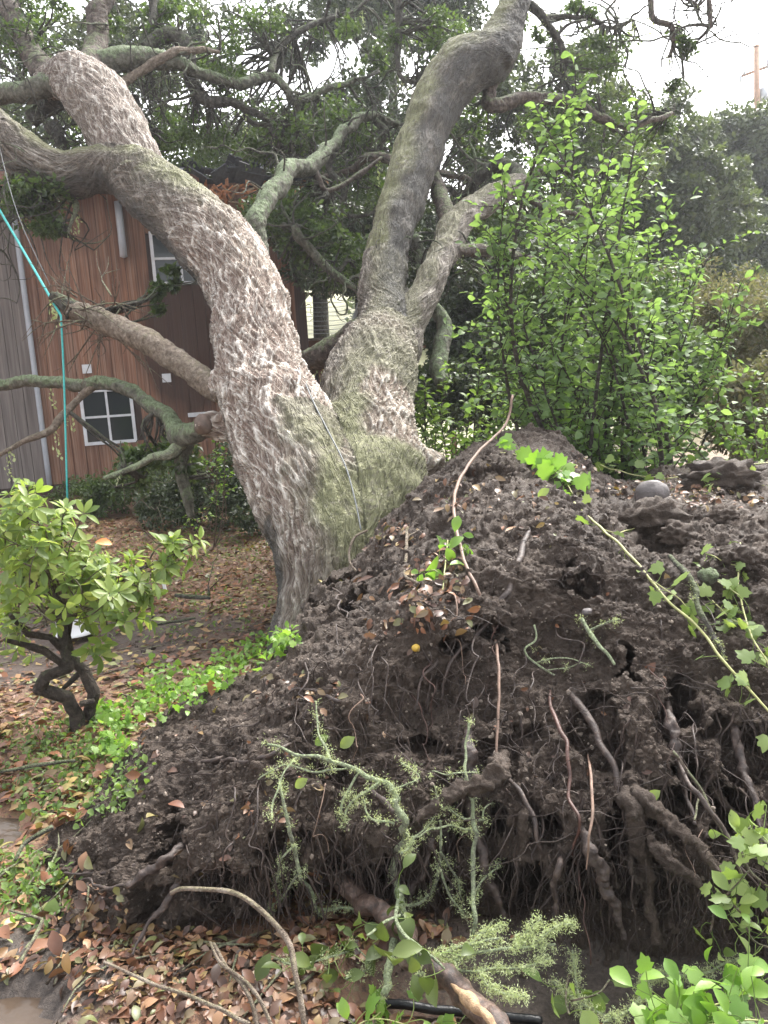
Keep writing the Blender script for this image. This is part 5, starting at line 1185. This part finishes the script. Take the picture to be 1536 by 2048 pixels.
stone('stone', 'smooth grey stone on top of the mound among leaves', 1288, 1003, (.085, .06, .07), 'stone', 1, .1, 'stone', .12)
stone('soil_clump', 'big dark clod of soil below the grey stone', 1320, 1050, (.12, .1, .085), 'soil', 2, .3, 'soil clod', .4)
stone('soil_clump', 'dark clod perched on the very peak of the mound', 1137, 872, (.075, .07, .06), 'soil', 3, .3, 'soil clod', .4)
stone('soil_clump', 'broad clod at the right end of the mound top', 1440, 965, (.20, .12, .10), 'soil', 5, .4, 'soil clod', .4)
stone('stone', 'small green mossy stone beside the lichen-spotted stick', 1410, 1157, (.038, .03, .03), 'mossy_bark', 8)
stone('stone', 'small grey pebble below the crossed green sticks', 1178, 1225, (.018, .016, .012), 'stone', 9)
stone('fallen_fruit', 'small yellow round fruit on the mound face', 832, 1300, (.014, .014, .013), 'yellow_fruit', 10, .2, 'fruit', .05)
for i, (px, py, lab) in enumerate([(1355, 1075, 'crumbly clod between grey stone and right edge'), (1450, 1040, 'lumpy clod near the right edge of the mound top'), (1310, 1095, 'small clod under the big dark clod'), (1480, 1120, 'low brown clod at the right edge above the curly ivy')]): stone('soil_clump', lab, px, py, (.07, .06, .05), 'soil', 20 + i, .4, 'soil clod', .4)

def sticks(name, label, cat, paths, mat, off=.03, rough=.15, lich=0, n=7, wig=.01, seed=0, lmat='lichen', hang=.6, pname='stem'):
    """one branching twig: paths of (px,py,half-width px)"""
    rg = np.random.default_rng(seed + 400); allC = []; b, _ = surf(paths[0][0][0], paths[0][0][1], off); root = thing(name, label, cat, b)
    for i, L in enumerate(paths):
        C, R = spath(L, off, len(L) * 7, wig, seed + i, hang); R = R * (.72 if lich else .6 if 'vine' in mat else 1); mk(pname, *tube(C, R, n, None, rough, 24, seed + i), M[mat], root); allC.append(C)
    if lich:
        A = np.concatenate(allC); A = A[rg.integers(0, len(A), lich)]; bunch = A + rg.normal(size=A.shape) * .006
        kk = rg.integers(22, 42, lich); Pp = np.repeat(bunch, kk, 0); n_ = len(Pp); Dd = unit(rg.normal(size=(n_, 3)) + np.array([0, 0, -.25])); Pp = Pp + Dd * (rg.random(n_) ** 1.5 * .022)[:, None]
        tpl = (L_FAR[0] * np.array([.34, 1, 2.]), L_FAR[1], L_FAR[2]); V, Fs = leaf_batch(tpl, Pp, unit(Dd * .5 + rg.normal(size=(n_, 3))), rg.normal(size=(n_, 3)), rg.uniform(.0045, .011, n_)); mk('lichen', V, Fs, M[lmat], root, True, None, 'stuff')
    return root, allC
def leaves_on(root, C, n, size, mat, tpls, seed, limit=60, spread=.03, name='leaf', stalk=True, t0=0):
    rg = np.random.default_rng(seed); A = np.concatenate(C) if isinstance(C, list) else C; A = A[int(t0 * len(A)):]; j = rg.integers(0, len(A), n); P = A[j] + rg.normal(size=(n, 3)) * spread
    toc = unit(CAMP - P); D = unit(rg.normal(size=(n, 3)) + np.array([0, 0, -.2])); Nn = unit(toc * .6 + np.array([0, 0, .6]) + rg.normal(size=(n, 3)) * .45); S = size * rg.uniform(.55, 1.25, n)
    if stalk:
        mb = MB()
        for a, p in zip(A[j], P): mb.add(*tube(np.array([a, (a + p) / 2 + rg.normal(size=3) * .006, p]), [.0012] * 3, 3, 4, 0, 1, 0, False))
        mb.build('leaf_stalks', M['ivy_leaf'], root, True, 'stuff')
    leaf_objs(root, name, tpls, M[mat], P, D, Nn, S, limit)
# vines on the mound
r, C = sticks('ivy_vine', 'long straight green ivy runner slanting down the right of the mound', 'vine', [[(1148, 1005, 3), (1200, 1055, 4), (1260, 1110, 4.5), (1330, 1195, 4.5), (1400, 1260, 4.5), (1450, 1325, 4.5), (1536, 1420, 4), (1600, 1490, 3.5)], [(1205, 1060, 2), (1240, 1065, 2), (1280, 1052, 1.5)], [(1300, 1160, 2), (1350, 1190, 2), (1375, 1215, 1.5)]], 'vine_stem', .05, 0, 0, 6, .004, 1)
leaves_on(r, C, 34, .06, 'ivy_leaf', [L_IVY], 501)
r, C = sticks('ivy_vine', 'curly ivy runner near the right edge with many small leaves', 'vine', [[(1480, 1085, 2.5), (1475, 1140, 3), (1490, 1240, 3), (1510, 1290, 3), (1536, 1330, 3), (1580, 1380, 2)], [(1490, 1245, 2), (1465, 1240, 2), (1440, 1215, 2), (1425, 1200, 2)], [(1475, 1130, 2), (1440, 1120, 2), (1420, 1110, 1.5)], [(1480, 1190, 2), (1455, 1175, 2), (1435, 1160, 2)]], 'vine_stem', .05, 0, 0, 6, .01, 2)
leaves_on(r, C, 44, .05, 'ivy_leaf', [L_IVY], 502)
r, C = sticks('ivy_vine', 'short leafy ivy trailing over the left side of the peak', 'vine', [[(1000, 905, 2), (1050, 915, 2.5), (1100, 935, 2.5), (1140, 950, 2.5), (1165, 985, 2)], [(1100, 935, 2), (1130, 960, 2), (1145, 990, 2)]], 'vine_stem', .04, 0, 0, 5, .01, 3)
leaves_on(r, C, 46, .075, 'bright_leaf', [L_IVY], 503)
r, C = sticks('ivy_vine', 'ivy running along the back edge of the mound top', 'vine', [[(1200, 930, 2), (1270, 950, 2), (1340, 955, 2), (1420, 940, 2), (1536, 925, 2)], [(1400, 1000, 1.5), (1450, 955, 1.5), (1530, 970, 1.5)]], 'vine_stem', .04, 0, 0, 5, .01, 4)
leaves_on(r, C, 44, .06, 'ivy_leaf', [L_IVY], 504)
r, C = sticks('bare_runner', 'long thin reddish runner hanging down the middle of the mound', 'vine', [[(1025, 790, 2.5), (1010, 850, 2.5), (960, 900, 3), (918, 962, 3.5), (908, 1020, 3.5), (925, 1110, 3.5), (955, 1180, 3.5), (985, 1250, 3.5), (997, 1330, 3.2), (998, 1420, 3), (990, 1520, 2.5)]], 'pale_root', .06, 0, 0, 6, .004, 5, 'lichen', 0)
r, C = sticks('herb', 'bright leafy seedling growing from the leaf patch on the mound', 'plant', [[(885, 1180, 2), (890, 1130, 2.5), (895, 1080, 2)], [(885, 1150, 2), (865, 1140, 2), (850, 1150, 1.5)], [(890, 1110, 2), (915, 1090, 2), (930, 1100, 1.5)]], 'vine_stem', .05, 0, 0, 5, .004, 6)
leaves_on(r, C, 26, .07, 'bright_leaf', [L_OVAL], 506)
r, C = sticks('thin_twig', 'pale thin forked twig on the mound crest beside the trunk', 'twig', [[(815, 1055, 3), (812, 1110, 3.5), (810, 1150, 3), (835, 1165, 3)], [(812, 1080, 2.5), (838, 1060, 2)]], 'pale_bark', .04, .1, 0, 6, .006, 7)
r, C = sticks('thin_twig', 'pale hooked twig dangling from the crest next to the trunk', 'twig', [[(735, 1060, 2.5), (705, 1080, 2.5), (700, 1120, 2.5), (712, 1142, 2.5)]], 'pale_bark', .05, .1, 0, 6, .004, 8)
r, C = sticks('thin_twig', 'thin bare twig leaning over the left crest of the mound', 'twig', [[(780, 1030, 2.5), (800, 1000, 2.5), (825, 965, 2)]], 'twig_bark', .05, .1, 0, 5, .003, 9)
r, C = sticks('fallen_stick', 'lichen-spotted bent stick lying on the right of the mound', 'stick', [[(1340, 1115, 7), (1375, 1145, 8), (1390, 1170, 8), (1398, 1215, 8), (1425, 1270, 7), (1448, 1320, 5)]], 'dark_bark', .06, .3, 14, 9, .01, 10)
r, C = sticks('fallen_stick', 'short green crossed sticks in the middle of the mound', 'stick', [[(1163, 1238, 6), (1185, 1275, 6), (1210, 1300, 5), (1230, 1328, 4)], [(1180, 1262, 4), (1215, 1245, 3), (1240, 1238, 3)]], 'lichen_bark', .05, .2, 10, 7, .006, 11)
r, C = sticks('thin_twig', 'spindly grey twig with side shoots below the crossed sticks', 'twig', [[(1070, 1250, 2.5), (1070, 1280, 3), (1050, 1300, 3), (1075, 1330, 3), (1110, 1350, 2.5)], [(1075, 1325, 2.5), (1120, 1315, 2), (1180, 1330, 1.5)], [(1090, 1340, 2), (1140, 1335, 2), (1165, 1325, 1.5)]], 'lichen_bark', .05, .1, 6, 6, .006, 12)
# lichen covered branches over the dark lower face
r, C = sticks('lichen_branch', 'pale green lichen-covered spray reaching left across the mound', 'branch', [[(800, 1600, 9), (770, 1570, 8), (720, 1545, 7), (660, 1520, 6), (590, 1505, 5), (540, 1490, 3)], [(720, 1545, 4), (690, 1590, 4), (680, 1630, 3)], [(660, 1520, 4), (640, 1470, 3), (630, 1400, 2)], [(600, 1505, 4), (570, 1540, 3), (550, 1600, 2.5), (545, 1640, 2)], [(760, 1565, 4), (720, 1590, 4), (695, 1615, 3), (690, 1640, 2)], [(700, 1535, 3), (620, 1540, 3), (560, 1530, 2), (520, 1560, 2)], [(780, 1580, 3), (840, 1555, 2), (800, 1530, 2)]], 'lichen_bark', .12, .2, 110, 7, .012, 13)
r, C = sticks('lichen_branch', 'upright grey branch crusted with lichen in front of the hollow', 'branch', [[(800, 1600, 9), (806, 1650, 10), (797, 1710, 10), (795, 1770, 11), (805, 1830, 11), (790, 1900, 11), (770, 1990, 11)], [(797, 1700, 4), (840, 1680, 3), (870, 1640, 2)], [(790, 1650, 3), (750, 1640, 3), (720, 1600, 2)]], 'lichen_bark', .14, .3, 60, 9, .025, 14)
r, C = sticks('lichen_branch', 'slender mossy twig hanging left of the upright lichen branch', 'branch', [[(560, 1560, 4), (572, 1620, 5), (590, 1690, 6), (600, 1740, 6), (625, 1800, 5), (640, 1830, 4)], [(590, 1690, 3), (560, 1720, 3), (545, 1790, 2)], [(600, 1740, 3), (560, 1800, 2.5), (530, 1830, 2)], [(640, 1820, 4), (690, 1822, 4), (740, 1825, 3)]], 'lichen_bark', .10, .2, 60, 7, .012, 15)
r, C = sticks('lichen_branch', 'upright green twig with side shoots right of the middle', 'branch', [[(935, 1440, 3), (940, 1560, 5), (945, 1660, 6), (948, 1760, 7), (956, 1870, 6)], [(945, 1640, 3), (895, 1610, 2.5), (870, 1580, 2)], [(945, 1660, 3), (890, 1655, 3), (820, 1680, 2)], [(948, 1650, 3), (985, 1610, 2)], [(950, 1790, 3), (995, 1735, 2)], [(945, 1550, 2.5), (870, 1545, 2)]], 'lichen_bark', .14, .2, 70, 7, .03, 16)
r, C = sticks('lichen_branch', 'thin curved green twig leading down to the broad leaves', 'branch', [[(882, 1640, 3), (882, 1700, 4), (870, 1770, 4.5), (845, 1800, 4), (800, 1815, 4)], [(878, 1740, 3), (900, 1790, 3), (930, 1830, 2.5)], [(882, 1700, 3), (910, 1750, 3), (925, 1800, 2.5)]], 'lichen_bark', .16, .2, 50, 7, .008, 17)
r, C = sticks('lichen_branch', 'low fluffy mass of pale lichen lying across the log', 'branch', [[(830, 1950, 5), (900, 1925, 5), (960, 1905, 5), (1040, 1895, 4), (1115, 1890, 3)], [(880, 1930, 4), (960, 1945, 4), (1040, 1935, 3), (1100, 1920, 2.5)], [(900, 1920, 3), (960, 1870, 3), (1010, 1845, 2)], [(960, 1945, 3), (1000, 1985, 3), (1050, 1995, 2)], [(860, 1920, 4), (920, 1890, 4), (1000, 1880, 3)], [(1030, 1895, 3), (1060, 1860, 2), (1085, 1835, 2)], [(1060, 1900, 2.5), (1120, 1850, 2), (1150, 1842, 2)]], 'lichen_bark', .2, .2, 330, 7, .012, 18)
r, C = sticks('lichen_branch', 'lichen twig rising from the wet mud at the bottom right', 'branch', [[(1210, 2045, 4), (1280, 2000, 4), (1310, 1950, 4), (1400, 1950, 4), (1480, 1915, 3)], [(1290, 1990, 3), (1290, 1960, 3), (1330, 1945, 2)], [(1100, 1960, 4), (1150, 2000, 4), (1230, 2035, 3)], [(1145, 1900, 3), (1150, 1960, 3), (1160, 2020, 3)]], 'lichen_bark', .08, .2, 200, 7, .008, 19)
r, C = sticks('thin_twig', 'dark thin twig reaching over the mound from the right edge', 'twig', [[(1345, 1500, 3), (1400, 1580, 4), (1440, 1650, 4), (1490, 1760, 3.5), (1540, 1830, 3)], [(1440, 1650, 2.5), (1480, 1700, 2.5), (1536, 1730, 2)], [(1400, 1580, 2.5), (1390, 1640, 2)]], 'twig_bark', .14, .1, 0, 6, .006, 20)
# stems, log and pipe in the foreground
def gstick(name, label, cat, L, mat, n=9, k=None, rough=.15, root=None, pname='stem', wig=.006):
    P, R = pxpath(L); A = cr(np.hstack([P, R[:, None]]), k or len(L) * 8); A[:, :3] += wig * np.stack([perlin(A[:, :3] * 12, 84), perlin(A[:, :3] * 12, 85), perlin(A[:, :3] * 12, 86)], 1)
    o = mk(pname if root else name, *tube(A[:, :3], A[:, 3], n, None, rough, 16, 3), M[mat], root)
    return o if root else tag(o, label, cat)
gstick('arched_stem', 'pale bare stem arching over the leaf bank at the left', 'stem', [(343, 1786, 2.05, 4), (372, 1778, 2.04, 4.5), (470, 1788, 2.0, 5), (540, 1838, 1.95, 5.5), (580, 1890, 1.9, 6), (592, 1960, 1.85, 6), (612, 2060, 1.8, 6)], 'pale_bark', 9, 60, .08)
tw = thing('fallen_twig', 'two thin tan stems leaning out of the leaf bank', 'stem', atz(520, 2040, 0))
for L in ([(425, 1888, 1.9, 3.5), (450, 1930, 1.86, 4), (490, 1975, 1.8, 4.5), (520, 2060, 1.75, 5)], [(418, 1885, 1.9, 3), (440, 1925, 1.86, 3.5), (500, 1970, 1.8, 4), (550, 2060, 1.75, 4)], [(210, 1925, 1.9, 3), (300, 1965, 1.85, 3.5), (400, 2000, 1.8, 4), (500, 2050, 1.72, 4.5)]): gstick('', '', '', L, 'pale_bark', 7, None, .1, tw)
log = thing('log', 'broken reddish branch log lying in the foreground with a torn bare end', 'log', atz(850, 1900, 0))
LG = [(640, 1730, 2.45, 15), (690, 1775, 2.32, 18), (760, 1835, 2.15, 21), (840, 1905, 2.0, 23), (900, 1965, 1.89, 25), (955, 2020, 1.80, 26), (1010, 2085, 1.71, 24)]
gstick('', '', '', LG, 'log_bark', 24, 160, .38, log, 'bark', .03)
gstick('', '', '', [(905, 1962, 1.86, 3), (925, 1985, 1.826, 9), (955, 2014, 1.778, 12), (985, 2046, 1.733, 13), (1015, 2085, 1.69, 12)], 'torn_wood', 16, 70, .7, log, 'bare_wood', .02)
gstick('black_pipe', 'black plastic pipe lying behind the torn end of the log', 'pipe', [(752, 2008, 2.02, 9), (830, 2014, 2.01, 9), (920, 2022, 2.0, 9), (1000, 2032, 1.98, 9), (1085, 2044, 1.96, 9)], 'black_pipe', 14, 40, .0)
for (L, lab) in (([(30, 1720, 2.62, 3), (45, 1690, 2.68, 4), (80, 1668, 2.72, 5), (105, 1655, 2.75, 6)], 'dark bent stick at the puddle beside the mound tip'), ([(40, 1925, 2.1, 4), (80, 1850, 2.22, 4), (75, 1835, 2.25, 3), (20, 1820, 2.3, 2)], 'pale bent twig near the bottom left corner'), ([(190, 1620, 2.85, 5), (260, 1570, 2.95, 6), (310, 1540, 3.05, 6), (340, 1520, 3.1, 4)], 'mossy stick along the left rim of the mound'), ([(0, 1545, 3.05, 3), (70, 1530, 3.1, 4), (150, 1522, 3.12, 3)], 'dark stick across the leaves at the left'), ([(350, 1190, 5.9, 4), (380, 1193, 5.88, 5), (420, 1196, 5.86, 4)], 'short black stick lying on the lawn'), ([(310, 1250, 5.2, 2.5), (370, 1240, 5.3, 3), (390, 1236, 5.3, 2)], 'thin stick on the lawn in front of the trunk')):
    gstick('fallen_stick', lab, 'stick', L, 'twig_bark' if 'pale' in lab else 'dark_bark', 7)
# ivy and broad leaves in the foreground
r, C = sticks('broad_leaf_sprig', 'fallen sprig of broad dark oak leaves on top of the log', 'sprig', [[(800, 1790, 4), (790, 1840, 4), (820, 1880, 4), (840, 1910, 3)], [(800, 1830, 3), (760, 1850, 3), (735, 1870, 2)], [(820, 1880, 3), (870, 1920, 3), (890, 1940, 2)]], 'lichen_bark', .30, .1, 0, 7, .004, 21)
leaves_on(r, C, 20, .062, 'holly_leaf', [leaf_shape([0, .28, .36, .26, 0], .15, .3, .2), L_OVAL], 521, 40, .035)
r, C = sticks('broad_leaf_sprig', 'green sprig lying on the brown leaf bank at the bottom', 'sprig', [[(700, 1900, 3), (660, 1915, 3), (600, 1930, 3), (560, 1925, 2)], [(690, 1960, 2), (740, 1930, 2), (700, 1880, 2)]], 'lichen_bark', .10, .1, 30, 6, .004, 22)
leaves_on(r, C, 26, .06, 'holly_leaf', [L_OVAL], 522, 40, .03)
r, C = sticks('broad_leaf_sprig', 'small round-leaved sprig standing in the wet mud', 'sprig', [[(1140, 2030, 2.5), (1130, 1990, 2.5), (1140, 1950, 2)], [(1140, 2000, 2), (1190, 1990, 2), (1220, 1960, 2)]], 'twig_bark', .10, .1, 0, 6, .004, 23)
leaves_on(r, C, 12, .06, 'ivy_leaf', [leaf_shape([0, .34, .42, .3, 0], .1, .2, .1)], 523, 20, .03)
r, C = sticks('ivy_plant', 'bright ivy leaves filling the bottom right corner', 'ivy', [[(1290, 2060, 3), (1360, 2030, 3), (1440, 2010, 3), (1530, 1980, 3)], [(1440, 2040, 3), (1480, 2000, 3), (1530, 1960, 2)], [(1380, 2060, 3), (1460, 2045, 3), (1550, 2040, 3)], [(1330, 2050, 2), (1370, 2000, 2), (1400, 1985, 2)]], 'vine_stem', .22, .1, 0, 6, .006, 24)
leaves_on(r, C, 95, .058, 'bright_leaf', [L_IVY, L_OVAL], 524, 120, .05)
r, C = sticks('ivy_plant', 'ivy climbing the right edge of the mound', 'ivy', [[(1536, 1880, 3), (1490, 1830, 3), (1440, 1800, 2.5), (1420, 1860, 2)], [(1545, 1780, 3), (1500, 1740, 3), (1480, 1690, 2.5), (1500, 1650, 2)], [(1500, 1740, 2), (1460, 1780, 2), (1440, 1820, 2)], [(1545, 1700, 3), (1515, 1670, 2), (1490, 1655, 2)], [(1550, 1900, 3), (1510, 1880, 2), (1490, 1850, 2)]], 'twig_bark', .16, .1, 0, 6, .006, 25)
leaves_on(r, C, 60, .045, 'ivy_leaf', [L_IVY, L_OVAL], 525, 100, .035)
r, C = sticks('ivy_plant', 'low ivy leaves beside the black pipe at the bottom edge', 'ivy', [[(700, 2060, 2), (750, 2040, 2), (820, 2050, 2)], [(880, 2060, 2), (960, 2050, 2)], [(740, 2040, 2), (780, 2010, 2)]], 'vine_stem', .08, .1, 0, 5, .004, 26)
leaves_on(r, C, 30, .05, 'bright_leaf', [L_IVY, L_OVAL], 526, 40, .03)
p_, _ = surf(102, 1838, .01); o = mk('pale_leaf', *leaf_batch(leaf_shape([0, .34, .42, .3, 0], .1, .2, .1), np.array([p_]), np.array([[.1, .5, 1.]]), np.array([[0, -1, .5]]), [.06]), M['ivy_leaf']); tag(o, 'single round pale green leaf standing near the mound tip', 'leaf')
LVS = [(630, 1490, .055, 'green leaf caught under the lichen spray'), (1075, 995, .06, 'oval green leaf on the mound below the peak'), (1290, 1600, .05, 'small round green leaf above the mud-caked roots'), (680, 1495, .06, 'green oak leaf beside the lichen spray'), (590, 1575, .05, 'green leaf left of the hanging mossy twig')]
for px, py, s, lab in LVS:
    p_, nn = surf(px, py, .03); o = mk('green_leaf', *leaf_batch(L_OVAL, np.array([p_]), np.array([[.6, -.2, .5]]), np.array([[.1, -1, .7]]), [s]), M['ivy_leaf']); tag(o, lab, 'leaf')

# ================================================================== ROPES, POLE AND SMALL THINGS
V, Q = tube(cr(np.array([at(-30, 370, 7.6), at(40, 490, 7.2), at(122, 632, 6.4)]), 14), [.011] * 14, 6); o = mk('rope', V, Q, M['rope']); 
V2, Q2 = tube(cr(np.array([at(122, 632, 6.4), at(128, 760, 6.35), at(135, 1008, 6.3)]), 8), [.008] * 8, 6); mb = MB(); mb.add(V, Q); mb.add(V2, Q2); bpy.data.objects.remove(o); o = mb.build('rope', M['rope']); tag(o, 'thin turquoise rope looped over the snapped limb and hanging straight down', 'rope')
cs = [(598, 735), (625, 800), (655, 860), (690, 930), (710, 1000), (722, 1060)]
tb_bvh = BVHTree.FromPolygons(TVd.tolist(), [tuple(p.vertices) for p in me.polygons])
pts = []
for x, y in cs:
    q = Vector(ray(x, y)).normalized(); h = tb_bvh.ray_cast(Vector(CAMP), q); pts.append(np.array(h[0]) - np.array(q) * .03 if h[0] is not None else at(x, y, 5.6))
V, Q = tube(cr(np.array(pts), 40), [.005] * 40, 6); o = mk('cable', V, Q, M['cable']); tag(o, 'thin grey cable lying down the mossy base of the forked trunk', 'cable')
V, Q = tube(cr(np.array([at(-20, 200, 7.4), at(5, 320, 7.4), at(40, 440, 7.3), at(100, 570, 7.2)]), 20), [.004] * 20, 5); o = mk('wire', V, Q, M['cable']); tag(o, 'thin grey wire hanging from the left trunk above the rope', 'wire')
b = atz(332, 1186, 0.0); st = thing('stake', 'short pale garden stake standing on the lawn', 'stake', b)
mk('post', *bar(b, b + np.array([-.035, 0, .26]), .022, .022, (0, 1, 0)), M['white_plastic'], st, False); mk('cap', *box(b + np.array([-.036, 0, .266]), (.07, .03, .012)), M['metal_grey'], st, False)
b = atz(152, 1262, 0.0); th = np.linspace(0, 2 * math.pi, 33)[:-1]; prof = [(.0, .20), (.06, .20), (.10, .185), (.118, .15), (.122, .08), (.125, .012), (.135, .008), (.135, -.01)]
Vb = np.concatenate([[(b[0] + r_ * math.cos(t), b[1] + r_ * math.sin(t), b[2] + z_ * 1.05) for t in th] for r_, z_ in prof]); i0 = np.arange(len(prof) - 1)[:, None] * 32; j0 = np.arange(32)[None]; 
o = mk('bucket', Vb, np.stack([i0 + j0, i0 + 32 + j0, i0 + 32 + (j0 + 1) % 32, i0 + (j0 + 1) % 32], -1).reshape(-1, 4), M['white_plastic']); tag(o, 'white rounded plastic bucket upside down behind the twisted shrub', 'bucket')
pb = gp(1510, 38); pt = at(1513, 92, 38)
pole = thing('utility_pole', 'wooden utility pole with crossarm and transformer against the white sky', 'utility pole', pb)
V, Q = tube(np.array([pb, (pb + pt) / 2, pt]), [.17, .15, .12], 12); mk('post', V, Q, M['pole_wood'], pole)
xa = unit(np.array([1, .6, 0]))
V, Q = bar(at(1484, 152, 38), at(1560, 124, 38.6), .10, .12); mk('crossarm', V, Q, M['pole_wood'], pole, False)
for x, y in ((1488, 142), (1535, 128), (1555, 120)): V, Q = tube(np.array([at(x, y + 8, 38), at(x, y - 10, 38)]), [.05, .05], 8); mk('insulator', V, Q, M['metal_grey'], pole)
V, Q = tube(np.array([at(1481, 152, 38), at(1482, 164, 38)]), [.05, .05], 8); mk('insulator', V, Q, M['metal_grey'], pole)
V, Q = tube(np.array([at(1517, 92, 38), at(1517, 64, 38)]), [.03, .03], 6); mk('lightning_rod', V, Q, M['metal_grey'], pole)
V, Q = tube(np.array([at(1527, 178, 37.7), at(1527, 206, 37.7)]), [.2, .2], 14); mk('transformer', V, Q, M['metal_grey'], pole)

# ================================================================== AIR
HAZE = 0.0016
if HAZE:
    V, Fc = box((8, 30, 14), (120, 110, 36)); hz_ = mk('haze', V, Fc, M['soil'], None, False, None, 'stuff'); hz_['label'] = 'thin pale mist in the air of the whole garden'
    t = bpy.data.materials.new('haze_air'); t.use_nodes = True; t.node_tree.nodes.clear()
    o_ = t.node_tree.nodes.new('ShaderNodeOutputMaterial'); v_ = t.node_tree.nodes.new('ShaderNodeVolumePrincipled')
    v_.inputs['Color'].default_value = (.93, .95, 1, 1); v_.inputs['Density'].default_value = HAZE; v_.inputs['Anisotropy'].default_value = .3
    t.node_tree.links.new(v_.outputs[0], o_.inputs['Volume']); hz_.data.materials.clear(); hz_.data.materials.append(t)
